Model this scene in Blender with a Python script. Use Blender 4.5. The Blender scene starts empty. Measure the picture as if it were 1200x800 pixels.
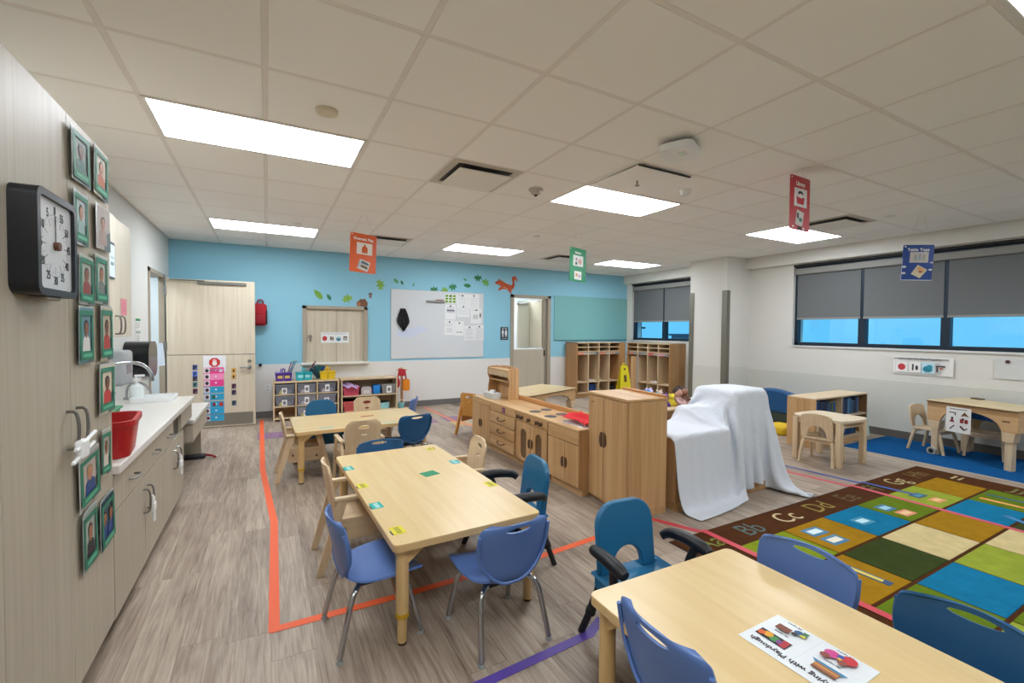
import bpy, bmesh, math, random
import numpy as np
from mathutils import Vector, Matrix, Euler
random.seed(7)
SC = bpy.context.scene
COL = SC.collection
R = math.radians
CEIL, XL, XR, YB, YF = 2.673, -1.24, 7.45, 7.889, -2.6

# ------------------------------------------------------------------ camera
cd = bpy.data.cameras.new('camera'); cam = bpy.data.objects.new('camera', cd); COL.objects.link(cam)
_yaw, _pit, _rol, _f = .4893, -.0262, .0076, 521.43
_fw = Vector((math.sin(_yaw)*math.cos(_pit), math.cos(_yaw)*math.cos(_pit), math.sin(_pit)))
_rt = Vector((math.cos(_yaw), -math.sin(_yaw), 0)); _up = _rt.cross(_fw)
_r2 = _rt*math.cos(_rol)+_up*math.sin(_rol); _u2 = -_rt*math.sin(_rol)+_up*math.cos(_rol)
m = Matrix((_r2, _u2, -_fw)).transposed().to_4x4(); m.translation = (0, 0, 1.409)
cam.matrix_world = m
cd.sensor_width = 36; cd.lens = _f/1200*36; cd.shift_x = .0075; cd.shift_y = -.0003; cd.clip_start = .02
SC.camera = cam
# ------------------------------------------------------------------ world, exposure
w = bpy.data.worlds.new('world'); SC.world = w; w.use_nodes = True
bg = w.node_tree.nodes['Background']; bg.inputs[0].default_value = (.15, .56, .88, 1); bg.inputs[1].default_value = 1.15
SC.view_settings.view_transform = 'Standard'; SC.view_settings.look = 'None'
SC.view_settings.exposure = 0.12; SC.view_settings.gamma = 1
PANEL_STRENGTH = 17.0

# ------------------------------------------------------------------ materials
def C(h):
    h = h.lstrip('#'); v = [int(h[i:i+2], 16)/255 for i in (0, 2, 4)]
    return tuple((x/12.92 if x <= .04045 else ((x+.055)/1.055)**2.4) for x in v)+(1,)
MATS = {}
def base(name):
    mt = bpy.data.materials.new(name); mt.use_nodes = True; nt = mt.node_tree
    return mt, nt, nt.nodes['Principled BSDF'], (lambda t: nt.nodes.new(t)), (lambda a, b: nt.links.new(a, b))
def mat(hexc, rough=.5, metal=0, bump=0, bscale=200, var=0, spec=.5, emit=0, coat=0):
    key = (hexc, rough, metal, bump, bscale, var, spec, emit, coat)
    if key in MATS: return MATS[key]
    mt, nt, b, N, L = base('mat_'+hexc.strip('#'))
    c = C(hexc); b.inputs['Base Color'].default_value = c
    b.inputs['Roughness'].default_value = rough; b.inputs['Metallic'].default_value = metal
    b.inputs['Specular IOR Level'].default_value = spec; b.inputs['Coat Weight'].default_value = coat
    tc = N('ShaderNodeTexCoord'); nz = N('ShaderNodeTexNoise'); nz.inputs['Scale'].default_value = bscale
    L(tc.outputs['Object'], nz.inputs['Vector'])
    if bump:
        bp = N('ShaderNodeBump'); bp.inputs['Strength'].default_value = bump; bp.inputs['Distance'].default_value = .002
        L(nz.outputs[0], bp.inputs['Height']); L(bp.outputs[0], b.inputs['Normal'])
    if var:
        mx = N('ShaderNodeMix'); mx.data_type = 'RGBA'
        mx.inputs[6].default_value = tuple(x*(1-var) for x in c[:3])+(1,); mx.inputs[7].default_value = tuple(min(1, x*(1+var)) for x in c[:3])+(1,)
        L(nz.outputs[0], mx.inputs[0]); L(mx.outputs[2], b.inputs['Base Color'])
    if emit:
        b.inputs['Emission Color'].default_value = c; b.inputs['Emission Strength'].default_value = emit
    MATS[key] = mt; return mt
def wood(c1, c2, axis='Z', strip=.07, rough=.42, fine=1.0, contrast=.5, world=False):
    """grain runs along axis; glued strips of differing tone across it"""
    key = ('wood', c1, c2, axis, strip, rough, fine, contrast, world)
    if key in MATS: return MATS[key]
    mt, nt, b, N, L = base('wood')
    tc = N('ShaderNodeTexCoord'); src = tc.outputs['Object']
    if world: g = N('ShaderNodeNewGeometry'); src = g.outputs['Position']
    inf = N('ShaderNodeObjectInfo')
    ad = N('ShaderNodeVectorMath'); ad.operation = 'ADD'; L(src, ad.inputs[0])
    sc_ = N('ShaderNodeVectorMath'); sc_.operation = 'SCALE'; L(inf.outputs['Random'], sc_.inputs['Scale']); sc_.inputs[0].default_value = (7, 5, 3); L(sc_.outputs[0], ad.inputs[1])
    mp = N('ShaderNodeMapping'); s = [38*fine]*3; s['XYZ'.index(axis)] = 1.3
    mp.inputs['Scale'].default_value = s; L(ad.outputs[0], mp.inputs[0])
    nz = N('ShaderNodeTexNoise'); nz.inputs['Scale'].default_value = 1; nz.inputs['Detail'].default_value = 5; nz.inputs['Distortion'].default_value = .6; L(mp.outputs[0], nz.inputs['Vector'])
    mp2 = N('ShaderNodeMapping'); s2 = [1/strip]*3; s2['XYZ'.index(axis)] = .0001; mp2.inputs['Scale'].default_value = s2; L(ad.outputs[0], mp2.inputs[0])
    fl = N('ShaderNodeVectorMath'); fl.operation = 'FLOOR'; L(mp2.outputs[0], fl.inputs[0])
    wn = N('ShaderNodeTexWhiteNoise'); L(fl.outputs[0], wn.inputs['Vector'])
    m1 = N('ShaderNodeMath'); m1.operation = 'MULTIPLY_ADD'; L(wn.outputs['Value'], m1.inputs[0]); m1.inputs[1].default_value = contrast; m1.inputs[2].default_value = -contrast*.5
    m2 = N('ShaderNodeMath'); m2.operation = 'ADD'; m2.use_clamp = True; L(nz.outputs[0], m2.inputs[0]); L(m1.outputs[0], m2.inputs[1])
    rp = N('ShaderNodeValToRGB'); rp.color_ramp.elements[0].position = .25; rp.color_ramp.elements[1].position = .78
    rp.color_ramp.elements[0].color = C(c1); rp.color_ramp.elements[1].color = C(c2)
    L(m2.outputs[0], rp.inputs[0]); L(rp.outputs[0], b.inputs['Base Color'])
    b.inputs['Roughness'].default_value = rough
    MATS[key] = mt; return mt
def plank_mat(cols, spread=1.0):
    mt, nt, b, N, L = base('vinyl_plank')
    g = N('ShaderNodeNewGeometry'); inf = N('ShaderNodeObjectInfo')
    sc_ = N('ShaderNodeVectorMath'); sc_.operation = 'SCALE'; sc_.inputs[0].default_value = (31, 17, 5); L(inf.outputs['Random'], sc_.inputs['Scale'])
    ad = N('ShaderNodeVectorMath'); ad.operation = 'ADD'; L(g.outputs['Position'], ad.inputs[0]); L(sc_.outputs[0], ad.inputs[1])
    mp = N('ShaderNodeMapping'); mp.inputs['Scale'].default_value = (26, 1.7, 1); L(ad.outputs[0], mp.inputs[0])
    nz = N('ShaderNodeTexNoise'); nz.inputs['Scale'].default_value = 1; nz.inputs['Detail'].default_value = 7; nz.inputs['Roughness'].default_value = .62; nz.inputs['Distortion'].default_value = 1.6; L(mp.outputs[0], nz.inputs['Vector'])
    mp3 = N('ShaderNodeMapping'); mp3.inputs['Scale'].default_value = (170, 6, 1); L(ad.outputs[0], mp3.inputs[0])
    nf = N('ShaderNodeTexNoise'); nf.inputs['Scale'].default_value = 1; nf.inputs['Detail'].default_value = 3; L(mp3.outputs[0], nf.inputs['Vector'])
    mp4 = N('ShaderNodeMapping'); mp4.inputs['Scale'].default_value = (5, 1.1, 1); L(ad.outputs[0], mp4.inputs[0])
    nb = N('ShaderNodeTexNoise'); nb.inputs['Scale'].default_value = 1; nb.inputs['Detail'].default_value = 2; L(mp4.outputs[0], nb.inputs['Vector'])
    def ma(a, k, c):
        q = N('ShaderNodeMath'); q.operation = 'MULTIPLY_ADD'; L(a, q.inputs[0]); q.inputs[1].default_value = k
        if isinstance(c, float): q.inputs[2].default_value = c
        else: L(c, q.inputs[2])
        return q.outputs[0]
    s = ma(nz.outputs[0], .85, 0.0); s = ma(nf.outputs[0], .5, s); s = ma(nb.outputs[0], .5, s); s = ma(inf.outputs['Random'], .13*spread, s)
    s = ma(s, 1.0, -.47)
    rp = N('ShaderNodeValToRGB'); e = rp.color_ramp.elements
    e[0].position = .2; e[0].color = C(cols[0]); e[1].position = .72; e[1].color = C(cols[2]); k = e.new(.46); k.color = C(cols[1])
    L(s, rp.inputs[0]); L(rp.outputs[0], b.inputs['Base Color'])
    b.inputs['Roughness'].default_value = .42; b.inputs['Specular IOR Level'].default_value = .4
    bp = N('ShaderNodeBump'); bp.inputs['Strength'].default_value = .12; bp.inputs['Distance'].default_value = .001; L(nf.outputs[0], bp.inputs['Height']); L(bp.outputs[0], b.inputs['Normal'])
    return mt
def glass_mat(tint=(.9, .97, 1), rough=.0, mixf=.12):
    mt, nt, b, N, L = base('glass'); nt.nodes.remove(b)
    t = N('ShaderNodeBsdfTransparent'); t.inputs[0].default_value = tint+(1,)
    gl = N('ShaderNodeBsdfGlossy'); gl.inputs['Roughness'].default_value = rough
    mx = N('ShaderNodeMixShader'); mx.inputs[0].default_value = mixf
    L(t.outputs[0], mx.inputs[1]); L(gl.outputs[0], mx.inputs[2]); L(mx.outputs[0], nt.nodes['Material Output'].inputs[0])
    return mt
def ceiling_tile_mat():
    mt, nt, b, N, L = base('acoustic_tile')
    g = N('ShaderNodeNewGeometry'); nz = N('ShaderNodeTexNoise'); nz.inputs['Scale'].default_value = 260; nz.inputs['Detail'].default_value = 2; L(g.outputs['Position'], nz.inputs['Vector'])
    inf = N('ShaderNodeObjectInfo')
    mx = N('ShaderNodeMix'); mx.data_type = 'RGBA'; mx.inputs[6].default_value = C('#f8f6f2'); mx.inputs[7].default_value = C('#fbfaf7'); L(inf.outputs['Random'], mx.inputs[0]); L(mx.outputs[2], b.inputs['Base Color'])
    b.inputs['Roughness'].default_value = .9; b.inputs['Specular IOR Level'].default_value = .1
    bp = N('ShaderNodeBump'); bp.inputs['Strength'].default_value = .25; bp.inputs['Distance'].default_value = .001; L(nz.outputs[0], bp.inputs['Height']); L(bp.outputs[0], b.inputs['Normal'])
    return mt
def rug_mat(hexc, v=.16):
    mt, nt, b, N, L = base('rug'); c = C(hexc)
    g = N('ShaderNodeNewGeometry'); nz = N('ShaderNodeTexNoise'); nz.inputs['Scale'].default_value = 9; nz.inputs['Detail'].default_value = 8; nz.inputs['Roughness'].default_value = .7; L(g.outputs['Position'], nz.inputs['Vector'])
    rp = N('ShaderNodeValToRGB'); rp.color_ramp.elements[0].position = .3; rp.color_ramp.elements[1].position = .7
    rp.color_ramp.elements[0].color = tuple(x*(1-v) for x in c[:3])+(1,); rp.color_ramp.elements[1].color = tuple(min(1, x*(1+v)) for x in c[:3])+(1,)
    L(nz.outputs[0], rp.inputs[0]); L(rp.outputs[0], b.inputs['Base Color']); b.inputs['Roughness'].default_value = .95; b.inputs['Specular IOR Level'].default_value = .1
    n2 = N('ShaderNodeTexNoise'); n2.inputs['Scale'].default_value = 420; L(g.outputs['Position'], n2.inputs['Vector'])
    bp = N('ShaderNodeBump'); bp.inputs['Strength'].default_value = .5; bp.inputs['Distance'].default_value = .002; L(n2.outputs[0], bp.inputs['Height']); L(bp.outputs[0], b.inputs['Normal'])
    return mt
def cloth_mat(hexc):
    mt, nt, b, N, L = base('sheet_cloth'); c = C(hexc)
    b.inputs['Base Color'].default_value = c; b.inputs['Roughness'].default_value = .9; b.inputs['Specular IOR Level'].default_value = .15
    b.inputs['Sheen Weight'].default_value = .2
    g = N('ShaderNodeTexCoord'); nz = N('ShaderNodeTexNoise'); nz.inputs['Scale'].default_value = 14; nz.inputs['Detail'].default_value = 5; L(g.outputs['Object'], nz.inputs['Vector'])
    bp = N('ShaderNodeBump'); bp.inputs['Strength'].default_value = .5; bp.inputs['Distance'].default_value = .02; L(nz.outputs[0], bp.inputs['Height']); L(bp.outputs[0], b.inputs['Normal'])
    return mt
def paint_mat(hexc, rough=.55):
    return mat(hexc, rough, 0, .05, 90, .015, .35)

MAPLE = wood('#bb9060', '#d3ac7c', 'Z', .075)
MAPLEX = wood('#bb9060', '#d3ac7c', 'X', .075)
MAPLEY = wood('#bb9060', '#d3ac7c', 'Y', .075)
PALEZ = wood('#cdb28d', '#e0c9a6', 'Z', .2, contrast=.15)
PALEX = wood('#cdb28d', '#e0c9a6', 'X', .2, contrast=.15)
PALEY = wood('#cdb28d', '#e0c9a6', 'Y', .2, contrast=.15)
TABLETOP = wood('#d6b880', '#e3ca98', 'Y', .5, .3, .5, .08)
TABLETOPX = wood('#d6b880', '#e3ca98', 'X', .5, .3, .5, .08)
TABLELEG = wood('#cba870', '#d9b985', 'Z', .3, .4, 1, .05)
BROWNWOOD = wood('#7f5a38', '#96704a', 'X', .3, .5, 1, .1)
LOCKER = wood('#a97d4e', '#c09464', 'Z', .1, .45, 1, .35)
ORANGEWOOD = wood('#c98a3c', '#dca050', 'Z', .3, .4, 1, .1)
LAMIN = wood('#aaa08e', '#bbb29f', 'Z', .3, .5, 1.1, .12)
LAMINY = wood('#bdb4a2', '#cfc7b6', 'Z', .3, .45, 1.1, .12)
DOORLAM = wood('#c8bba4', '#dacfba', 'Z', .2, .45, .8, .15)
BLUEP = mat('#5878b4', .38, 0, .06, 500)
DKBLUEP = mat('#17588a', .38, 0, .06, 500)
NAVYP = mat('#11507f', .4, 0, .06, 500)
TEALP = mat('#1d6a94', .38, 0, .05, 500)
BLACKP = mat('#15161a', .45, 0, .05, 400)
CHROME = mat('#b9bcc0', .14, 1)
STEEL = mat('#9c9c98', .34, 1)
BRUSHED = mat('#8f8a80', .42, 1, .08, 300)
DARKM = mat('#3b3026', .4, .3)
WHITE = mat('#e9e8e4', .6)
WHITEP = mat('#eef0f0', .35)
PAPER = mat('#eceae6', .6)
BLACK = mat('#0d0d0e', .6)
COUNTER = mat('#dedcd6', .3, 0, .02, 300, .03)

# ------------------------------------------------------------------ mesh helpers
class MB:
    def __init__(s, M=None): s.bm = bmesh.new(); s.M = M; s.mi = 0
    def _fin(s, vs, fs=None):
        if s.M is not None: bmesh.ops.transform(s.bm, matrix=s.M, verts=vs)
        if s.mi:
            for f in {f for v in vs for f in v.link_faces}: f.material_index = s.mi
    def box(s, x0, x1, y0, y1, z0, z1, bev=0, seg=1, M=None):
        r = bmesh.ops.create_cube(s.bm, size=1); vs = r['verts']
        for v in vs: v.co = Vector(((x0+x1)/2+v.co.x*(x1-x0), (y0+y1)/2+v.co.y*(y1-y0), (z0+z1)/2+v.co.z*(z1-z0)))
        if bev:
            es = list({e for v in vs for e in v.link_edges})
            rr = bmesh.ops.bevel(s.bm, geom=es, offset=bev, segments=seg, affect='EDGES', profile=.5)
            vs = list({v for f in rr['faces'] for v in f.verts} | {v for v in vs if v.is_valid})
            vs = s._island(vs)
        if M is not None: bmesh.ops.transform(s.bm, matrix=M, verts=vs)
        s._fin(vs); return s
    def _island(s, vs):
        seen = set(vs); st = list(vs)
        while st:
            v = st.pop()
            for e in v.link_edges:
                o = e.other_vert(v)
                if o not in seen: seen.add(o); st.append(o)
        return list(seen)
    def cyl(s, p0, p1, r0, r1=None, n=14, caps=True):
        r1 = r0 if r1 is None else r1
        p0, p1 = Vector(p0), Vector(p1); d = p1-p0
        q = d.to_track_quat('Z', 'Y').to_matrix().to_4x4(); q.translation = (p0+p1)/2
        r = bmesh.ops.create_cone(s.bm, cap_ends=caps, segments=n, radius1=r0, radius2=r1, depth=d.length, matrix=q)
        s._fin(r['verts']); return s
    def sph(s, c, r, sx=1, sy=1, sz=1, n=14):
        rr = bmesh.ops.create_uvsphere(s.bm, u_segments=n, v_segments=max(6, n*2//3), radius=r, matrix=Matrix.Translation(c) @ Matrix.Diagonal((sx, sy, sz, 1)))
        s._fin(rr['verts']); return s
    def tube(s, pts, rad, n=10, smooth=3):
        """tube along a smoothed polyline; rad a number or one per point"""
        P = [Vector(p) for p in pts]; rads = rad if isinstance(rad, (list, tuple)) else [rad]*len(P)
        for _ in range(smooth if len(P) > 2 else 0):
            Q = [P[0]]; RR = [rads[0]]
            for i in range(len(P)-1):
                if i > 0: Q.append(P[i]*.75+P[i+1]*.25); RR.append(rads[i]*.75+rads[i+1]*.25)
                if i < len(P)-2: Q.append(P[i]*.25+P[i+1]*.75); RR.append(rads[i]*.25+rads[i+1]*.75)
            Q.append(P[-1]); RR.append(rads[-1]); P, rads = Q, RR
        rings = []; ref = None
        for i, p in enumerate(P):
            t = (P[min(i+1, len(P)-1)]-P[max(i-1, 0)]).normalized()
            if ref is None: ref = t.orthogonal().normalized()
            ref = (ref-t*ref.dot(t)).normalized(); b = t.cross(ref)
            rings.append([s.bm.verts.new(p+(ref*math.cos(2*math.pi*k/n)+b*math.sin(2*math.pi*k/n))*rads[i]) for k in range(n)])
        for a, c in zip(rings, rings[1:]):
            for k in range(n): s.bm.faces.new((a[k], a[(k+1) % n], c[(k+1) % n], c[k]))
        s.bm.faces.new(rings[0][::-1]); s.bm.faces.new(rings[-1])
        s._fin([v for r in rings for v in r]); return s
    def prism(s, poly, a0, a1, plane='xz', holes=None):
        """extrude a 2D polygon (in plane) from a0 to a1 along the third axis"""
        def mk(u, v, a): return {'xz': (u, a, v), 'xy': (u, v, a), 'yz': (a, u, v)}[plane]
        if holes:
            tb = bmesh.new(); allv = []
            for loop in [poly]+holes:
                vs = [tb.verts.new((u, v, 0)) for u, v in loop]
                for i in range(len(vs)): tb.edges.new((vs[i], vs[(i+1) % len(vs)]))
            bmesh.ops.triangle_fill(tb, use_beauty=True, use_dissolve=False, edges=tb.edges[:])
            tb.verts.index_update(); tb.verts.ensure_lookup_table()
            A = [s.bm.verts.new(mk(v.co.x, v.co.y, a0)) for v in tb.verts]; B = [s.bm.verts.new(mk(v.co.x, v.co.y, a1)) for v in tb.verts]
            for f in tb.faces:
                ix = [v.index for v in f.verts]
                s.bm.faces.new([A[i] for i in ix]); s.bm.faces.new([B[i] for i in ix][::-1])
            for e in tb.edges:
                if len(e.link_faces) == 1:
                    i, j = e.verts[0].index, e.verts[1].index; s.bm.faces.new((A[i], A[j], B[j], B[i]))
            tb.free(); vs = A+B
        else:
            A = [s.bm.verts.new(mk(u, v, a0)) for u, v in poly]; B = [s.bm.verts.new(mk(u, v, a1)) for u, v in poly]
            n = len(A); s.bm.faces.new(A); s.bm.faces.new(B[::-1])
            for i in range(n): s.bm.faces.new((A[i], B[i], B[(i+1) % n], A[(i+1) % n]))
            vs = A+B
        s._fin(vs); return s
    def lathe(s, prof, c=(0, 0, 0), n=20):
        rings = []
        for r, z in prof:
            rings.append([s.bm.verts.new((c[0]+r*math.cos(2*math.pi*k/n), c[1]+r*math.sin(2*math.pi*k/n), c[2]+z)) for k in range(n)])
        for a, b in zip(rings, rings[1:]):
            for k in range(n): s.bm.faces.new((a[k], a[(k+1) % n], b[(k+1) % n], b[k]))
        s.bm.faces.new(rings[0][::-1]); s.bm.faces.new(rings[-1])
        s._fin([v for r in rings for v in r]); return s
    def poly(s, pts):
        vs = [s.bm.verts.new(p) for p in pts]; s.bm.faces.new(vs); s._fin(vs); return s
    def mesh(s, name, smooth=False):
        bmesh.ops.recalc_face_normals(s.bm, faces=s.bm.faces[:])
        me = bpy.data.meshes.new(name); s.bm.to_mesh(me); s.bm.free()
        if smooth:
            for p in me.polygons: p.use_smooth = True
            me.set_sharp_from_angle(angle=R(38))
        return me
def link(name, me, m, parent=None, loc=None, rot=None):
    o = bpy.data.objects.new(name, me); COL.objects.link(o)
    if m is not None:
        ms = m if isinstance(m, (list, tuple)) else [m]
        if len(me.materials) == 0:
            for x in ms: me.materials.append(x)
    if parent is not None: o.parent = parent
    if loc is not None: o.location = loc
    if rot is not None: o.rotation_euler = rot
    return o
def part(name, mb, m, parent=None, smooth=True, loc=None, rot=None):
    return link(name, mb.mesh(name, smooth), m, parent, loc, rot)
def tag(o, label=None, cat=None, group=None):
    if label: o['label'] = label
    if cat: o['category'] = cat
    if group: o['group'] = group
    return o
def thing(name, label, cat, loc=(0, 0, 0), rz=0, group=None, rx=0, ry=0):
    o = bpy.data.objects.new(name, None); o.empty_display_size = .05; COL.objects.link(o)
    o.location = loc; o.rotation_euler = (R(rx), R(ry), R(rz)); return tag(o, label, cat, group)
def struct(name, mb, m, parent=None, smooth=False):
    o = part(name, mb, m, parent, smooth)
    if parent is None: o['kind'] = 'structure'
    return o
def sempty(name, loc=(0, 0, 0), rz=0):
    o = bpy.data.objects.new(name, None); COL.objects.link(o); o.location = loc; o.rotation_euler.z = R(rz); o['kind'] = 'structure'; return o
def dup(root, loc, rz, label, group=None, mats=None):
    """copy a thing, its parts and their sub-parts; mats maps a part name to another material"""
    def cp(o, par):
        c = o.copy(); COL.objects.link(c)
        if par is not None: c.parent = par
        nm = o.name.split('.')[0]
        if mats and nm in mats and o.type == 'MESH':
            c.material_slots[0].link = 'OBJECT'; c.material_slots[0].material = mats[nm]
        for k in list(o.children): cp(k, c)
        return c
    r = cp(root, None)
    r.location = loc; r.rotation_euler = (0, 0, R(rz)); r['label'] = label
    if group: r['group'] = group
    return r
# flat pictures: a sheet whose printed shapes are thin layers, in the x-z plane facing -y
def rectp(u0, v0, u1, v1): return [(u0, v0), (u1, v0), (u1, v1), (u0, v1)]
def ell(cu, cv, ru, rv, n=14, a0=0): return [(cu+ru*math.cos(2*math.pi*k/n+a0), cv+rv*math.sin(2*math.pi*k/n+a0)) for k in range(n)]
def prints(name, parent, w_, h_, shapes, y=-.0012):
    """shapes: (hex colour, polygon in 0..1 units); one printed mesh"""
    mb = MB(); ms = []
    for i, (c, pl) in enumerate(shapes):
        mm = mat(c, .55)
        if mm not in ms: ms.append(mm)
        vs = [mb.bm.verts.new(((u-.5)*w_, y-.00035*(i+1), v*h_)) for u, v in pl]
        f = mb.bm.faces.new(vs); f.material_index = ms.index(mm)
    for f in mb.bm.faces:
        f.normal_update()
        if f.normal.y > 0: f.normal_flip()
    me = bpy.data.meshes.new(name); mb.bm.to_mesh(me); mb.bm.free()
    return link(name, me, ms, parent)
def text(parent, s, size, m, loc, rot=(90, 0, 0), name='lettering', align='CENTER', ext=.0004, sx=1, bold=0):
    cu = bpy.data.curves.new('t', 'FONT'); cu.body = s; cu.size = size; cu.align_x = align; cu.align_y = 'CENTER'; cu.extrude = ext; cu.offset = bold; cu.resolution_u = 3
    o = bpy.data.objects.new('t', cu)
    me = bpy.data.meshes.new_from_object(o)
    bpy.data.objects.remove(o); bpy.data.curves.remove(cu)
    me.materials.clear()
    q = link(name, me, m, parent, loc, tuple(R(a) for a in rot)); q.scale = (sx, 1, 1); return q
def rrect(x0, x1, z0, z1, r, n=5):
    out = []
    for cx, cz, a in ((x1-r, z1-r, 0), (x0+r, z1-r, 90), (x0+r, z0+r, 180), (x1-r, z0+r, 270)):
        for k in range(n+1):
            t = R(a+90*k/n); out.append((cx+r*math.cos(t), cz+r*math.sin(t)))
    return out
# ================================================================== SETTING
WHITEWALL = paint_mat('#dcdad3'); BLUEWALL = paint_mat('#90c9de'); WAINS = mat('#e3e1dd', .4); GREYBASE = mat('#6d6a68', .6)
# floor: slab, single planks
fl = struct('floor', MB().box(-3.2, XR+.2, YF, YB+2, -.1, -.004), mat('#6f6357', .6))
PW, PL = .178, 1.22
pm = plank_mat(('#6c5d52', '#998878', '#b9aa99'))
pme = MB().box(-PW/2+.0006, PW/2-.0006, -PL/2+.0006, PL/2-.0006, -.004, 0).mesh('plank'); pme.materials.append(pm)
inl = {}
PURP = plank_mat(('#6b4a66', '#835f7c', '#99789a')); OCH = plank_mat(('#a88858', '#bd9c68', '#cfb283'))
def hidden(x, y):
    return (2.5 < x < 5.8 and y < 1.75) or (x < -.7 and y < 5.2) or y < .9 or (2.35 < x < 2.7 and 2.7 < y < 4.9)
cand = []
nx = int((XR+.1-XL)/PW)+1
rp_ = random.Random(3)
for i in range(nx):
    x = XL+PW*(i+.5); off = rp_.random()*PL
    j = 0; y = YF+off-PL/2
    while y < YB:
        cand.append((x, y)); y += PL
cand.sort(key=lambda p: (hidden(*p), p[0]**2+p[1]**2))
rest = MB()
for k, (x, y) in enumerate(cand):
    if k < 285 and y+PL/2 < YB: link('plank', pme, None, fl, (x, y, 0))
    else: rest.box(x-PW/2+.0006, x+PW/2-.0006, max(YF, y-PL/2+.0006), min(YB, y+PL/2-.0006), -.004, 0)
ro = part('plank_field', rest, pm, fl, False); ro['kind'] = 'stuff'
def inlay(x0, x1, y0, y1, m_): part('coloured_plank', MB().box(x0, x1, y0, y1, -.003, .0012), m_, fl, False)
for k in range(3): inlay(-.12+k*.12, -.002+k*.12, 6.36, 6.72, PURP)
for x0, y0, m_ in ((2.0, 6.36, PURP), (2.42, 6.36, PURP), (2.71, 6.36, PURP), (2.42, 5.98, OCH), (2.9, 5.98, OCH), (3.2, 6.36, PURP), (4.4, 5.6, PURP), (4.75, 5.6, PURP)):
    inlay(x0, x0+.28, y0, y0+.36, m_)
# ceiling: grid of T bars and lay-in tiles
cl = struct('ceiling', MB().box(XL, XR, YF, YB, CEIL+.02, CEIL+.1), mat('#cfc8bc', .9))
GX, GY, GP = -.6136, 2.4806, .61
gb = MB()
i0, i1 = -2, 13; j0, j1 = -8, 9
for i in range(i0, i1+1):
    x = GX+GP*i
    if XL < x < XR: gb.box(x-.012, x+.012, YF, YB, CEIL-.0045, CEIL+.012)
for j in range(j0, j1+1):
    y = GY+GP*j
    if YF < y < YB: gb.box(XL, XR, y-.012, y+.012, CEIL-.0042, CEIL+.012)
gb.box(XL, XL+.02, YF, YB, CEIL-.001, CEIL+.01); gb.box(XL, XR, YB-.02, YB, CEIL-.001, CEIL+.01)
part('ceiling_grid', gb, mat('#ebe6e0', .6), cl, False)
ctm = ceiling_tile_mat()
tme = MB().box(-.2922, .2922, -.2922, .2922, CEIL-.0055, CEIL+.012, .0015).mesh('ceiling_tile'); tme.materials.append(ctm)
LIGHTS = [(i, j) for j in (6, 1, -4) for i in (0, 5, 10)]
VENTS = [(3, 1), (3, 6), (10, 0), (8, 6)]
skip = {(i+a, j) for i, j in LIGHTS for a in (0, 1)} | set(VENTS)
for i in range(i0, i1):
    for j in range(j0, j1):
        x, y = GX+GP*(i+.5), GY+GP*(j+.5)
        ax, bx, ay, by = max(XL, x-GP/2), min(XR, x+GP/2), max(YF, y-GP/2), min(YB, y+GP/2)
        if (i, j) in skip or bx-ax < .05 or by-ay < .05: continue
        if bx-ax > .6 and by-ay > .6: link('ceiling_tile', tme, None, cl, (x, y, 0))
        else: part('ceiling_tile', MB().box(ax+.015, bx-.015, ay+.015, by-.015, CEIL-.006, CEIL+.012), ctm, cl, False)
DIFF = mat('#f2f8ff', .6, emit=PANEL_STRENGTH); FRAME = mat('#e4e2dc', .5)
lt = None
LN = {(0, 6): 'ceiling light panel nearest the wooden hallway door', (5, 6): 'ceiling light panel above the whiteboard', (10, 6): 'ceiling light panel in front of the cubby lockers',
      (0, 1): 'ceiling light panel over the counter side, largest in view', (5, 1): 'middle ceiling light panel between square vent and round sensors', (10, 1): 'ceiling light panel behind the red hanging sign',
      (0, -4): 'ceiling light panel right above the tall cabinet', (5, -4): 'ceiling light panel in the upper right corner of the view', (10, -4): 'ceiling light panel above the alphabet rug'}
for (i, j) in LIGHTS:
    loc = (GX+GP*(i+1), GY+GP*(j+.5), CEIL)
    lab = 'white rectangular recessed '+LN[(i, j)]
    if lt is None:
        lt = thing('ceiling_light', lab, 'ceiling light', loc, 0, 'recessed light panels')
        fb = MB(); a, b_ = GP-.006, GP/2-.006
        fb.box(-a, a, -b_, -b_+.022, -.009, .012).box(-a, a, b_-.022, b_, -.006, .012).box(-a, -a+.022, -b_, b_, -.006, .012).box(a-.022, a, -b_, b_, -.006, .012)
        part('frame', fb, FRAME, lt, False)
        part('diffuser', MB().box(-a+.022, a-.022, -b_+.022, b_-.022, -.0065, -.005), DIFF, lt, False)
    else: dup(lt, loc, 0, lab)
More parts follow.
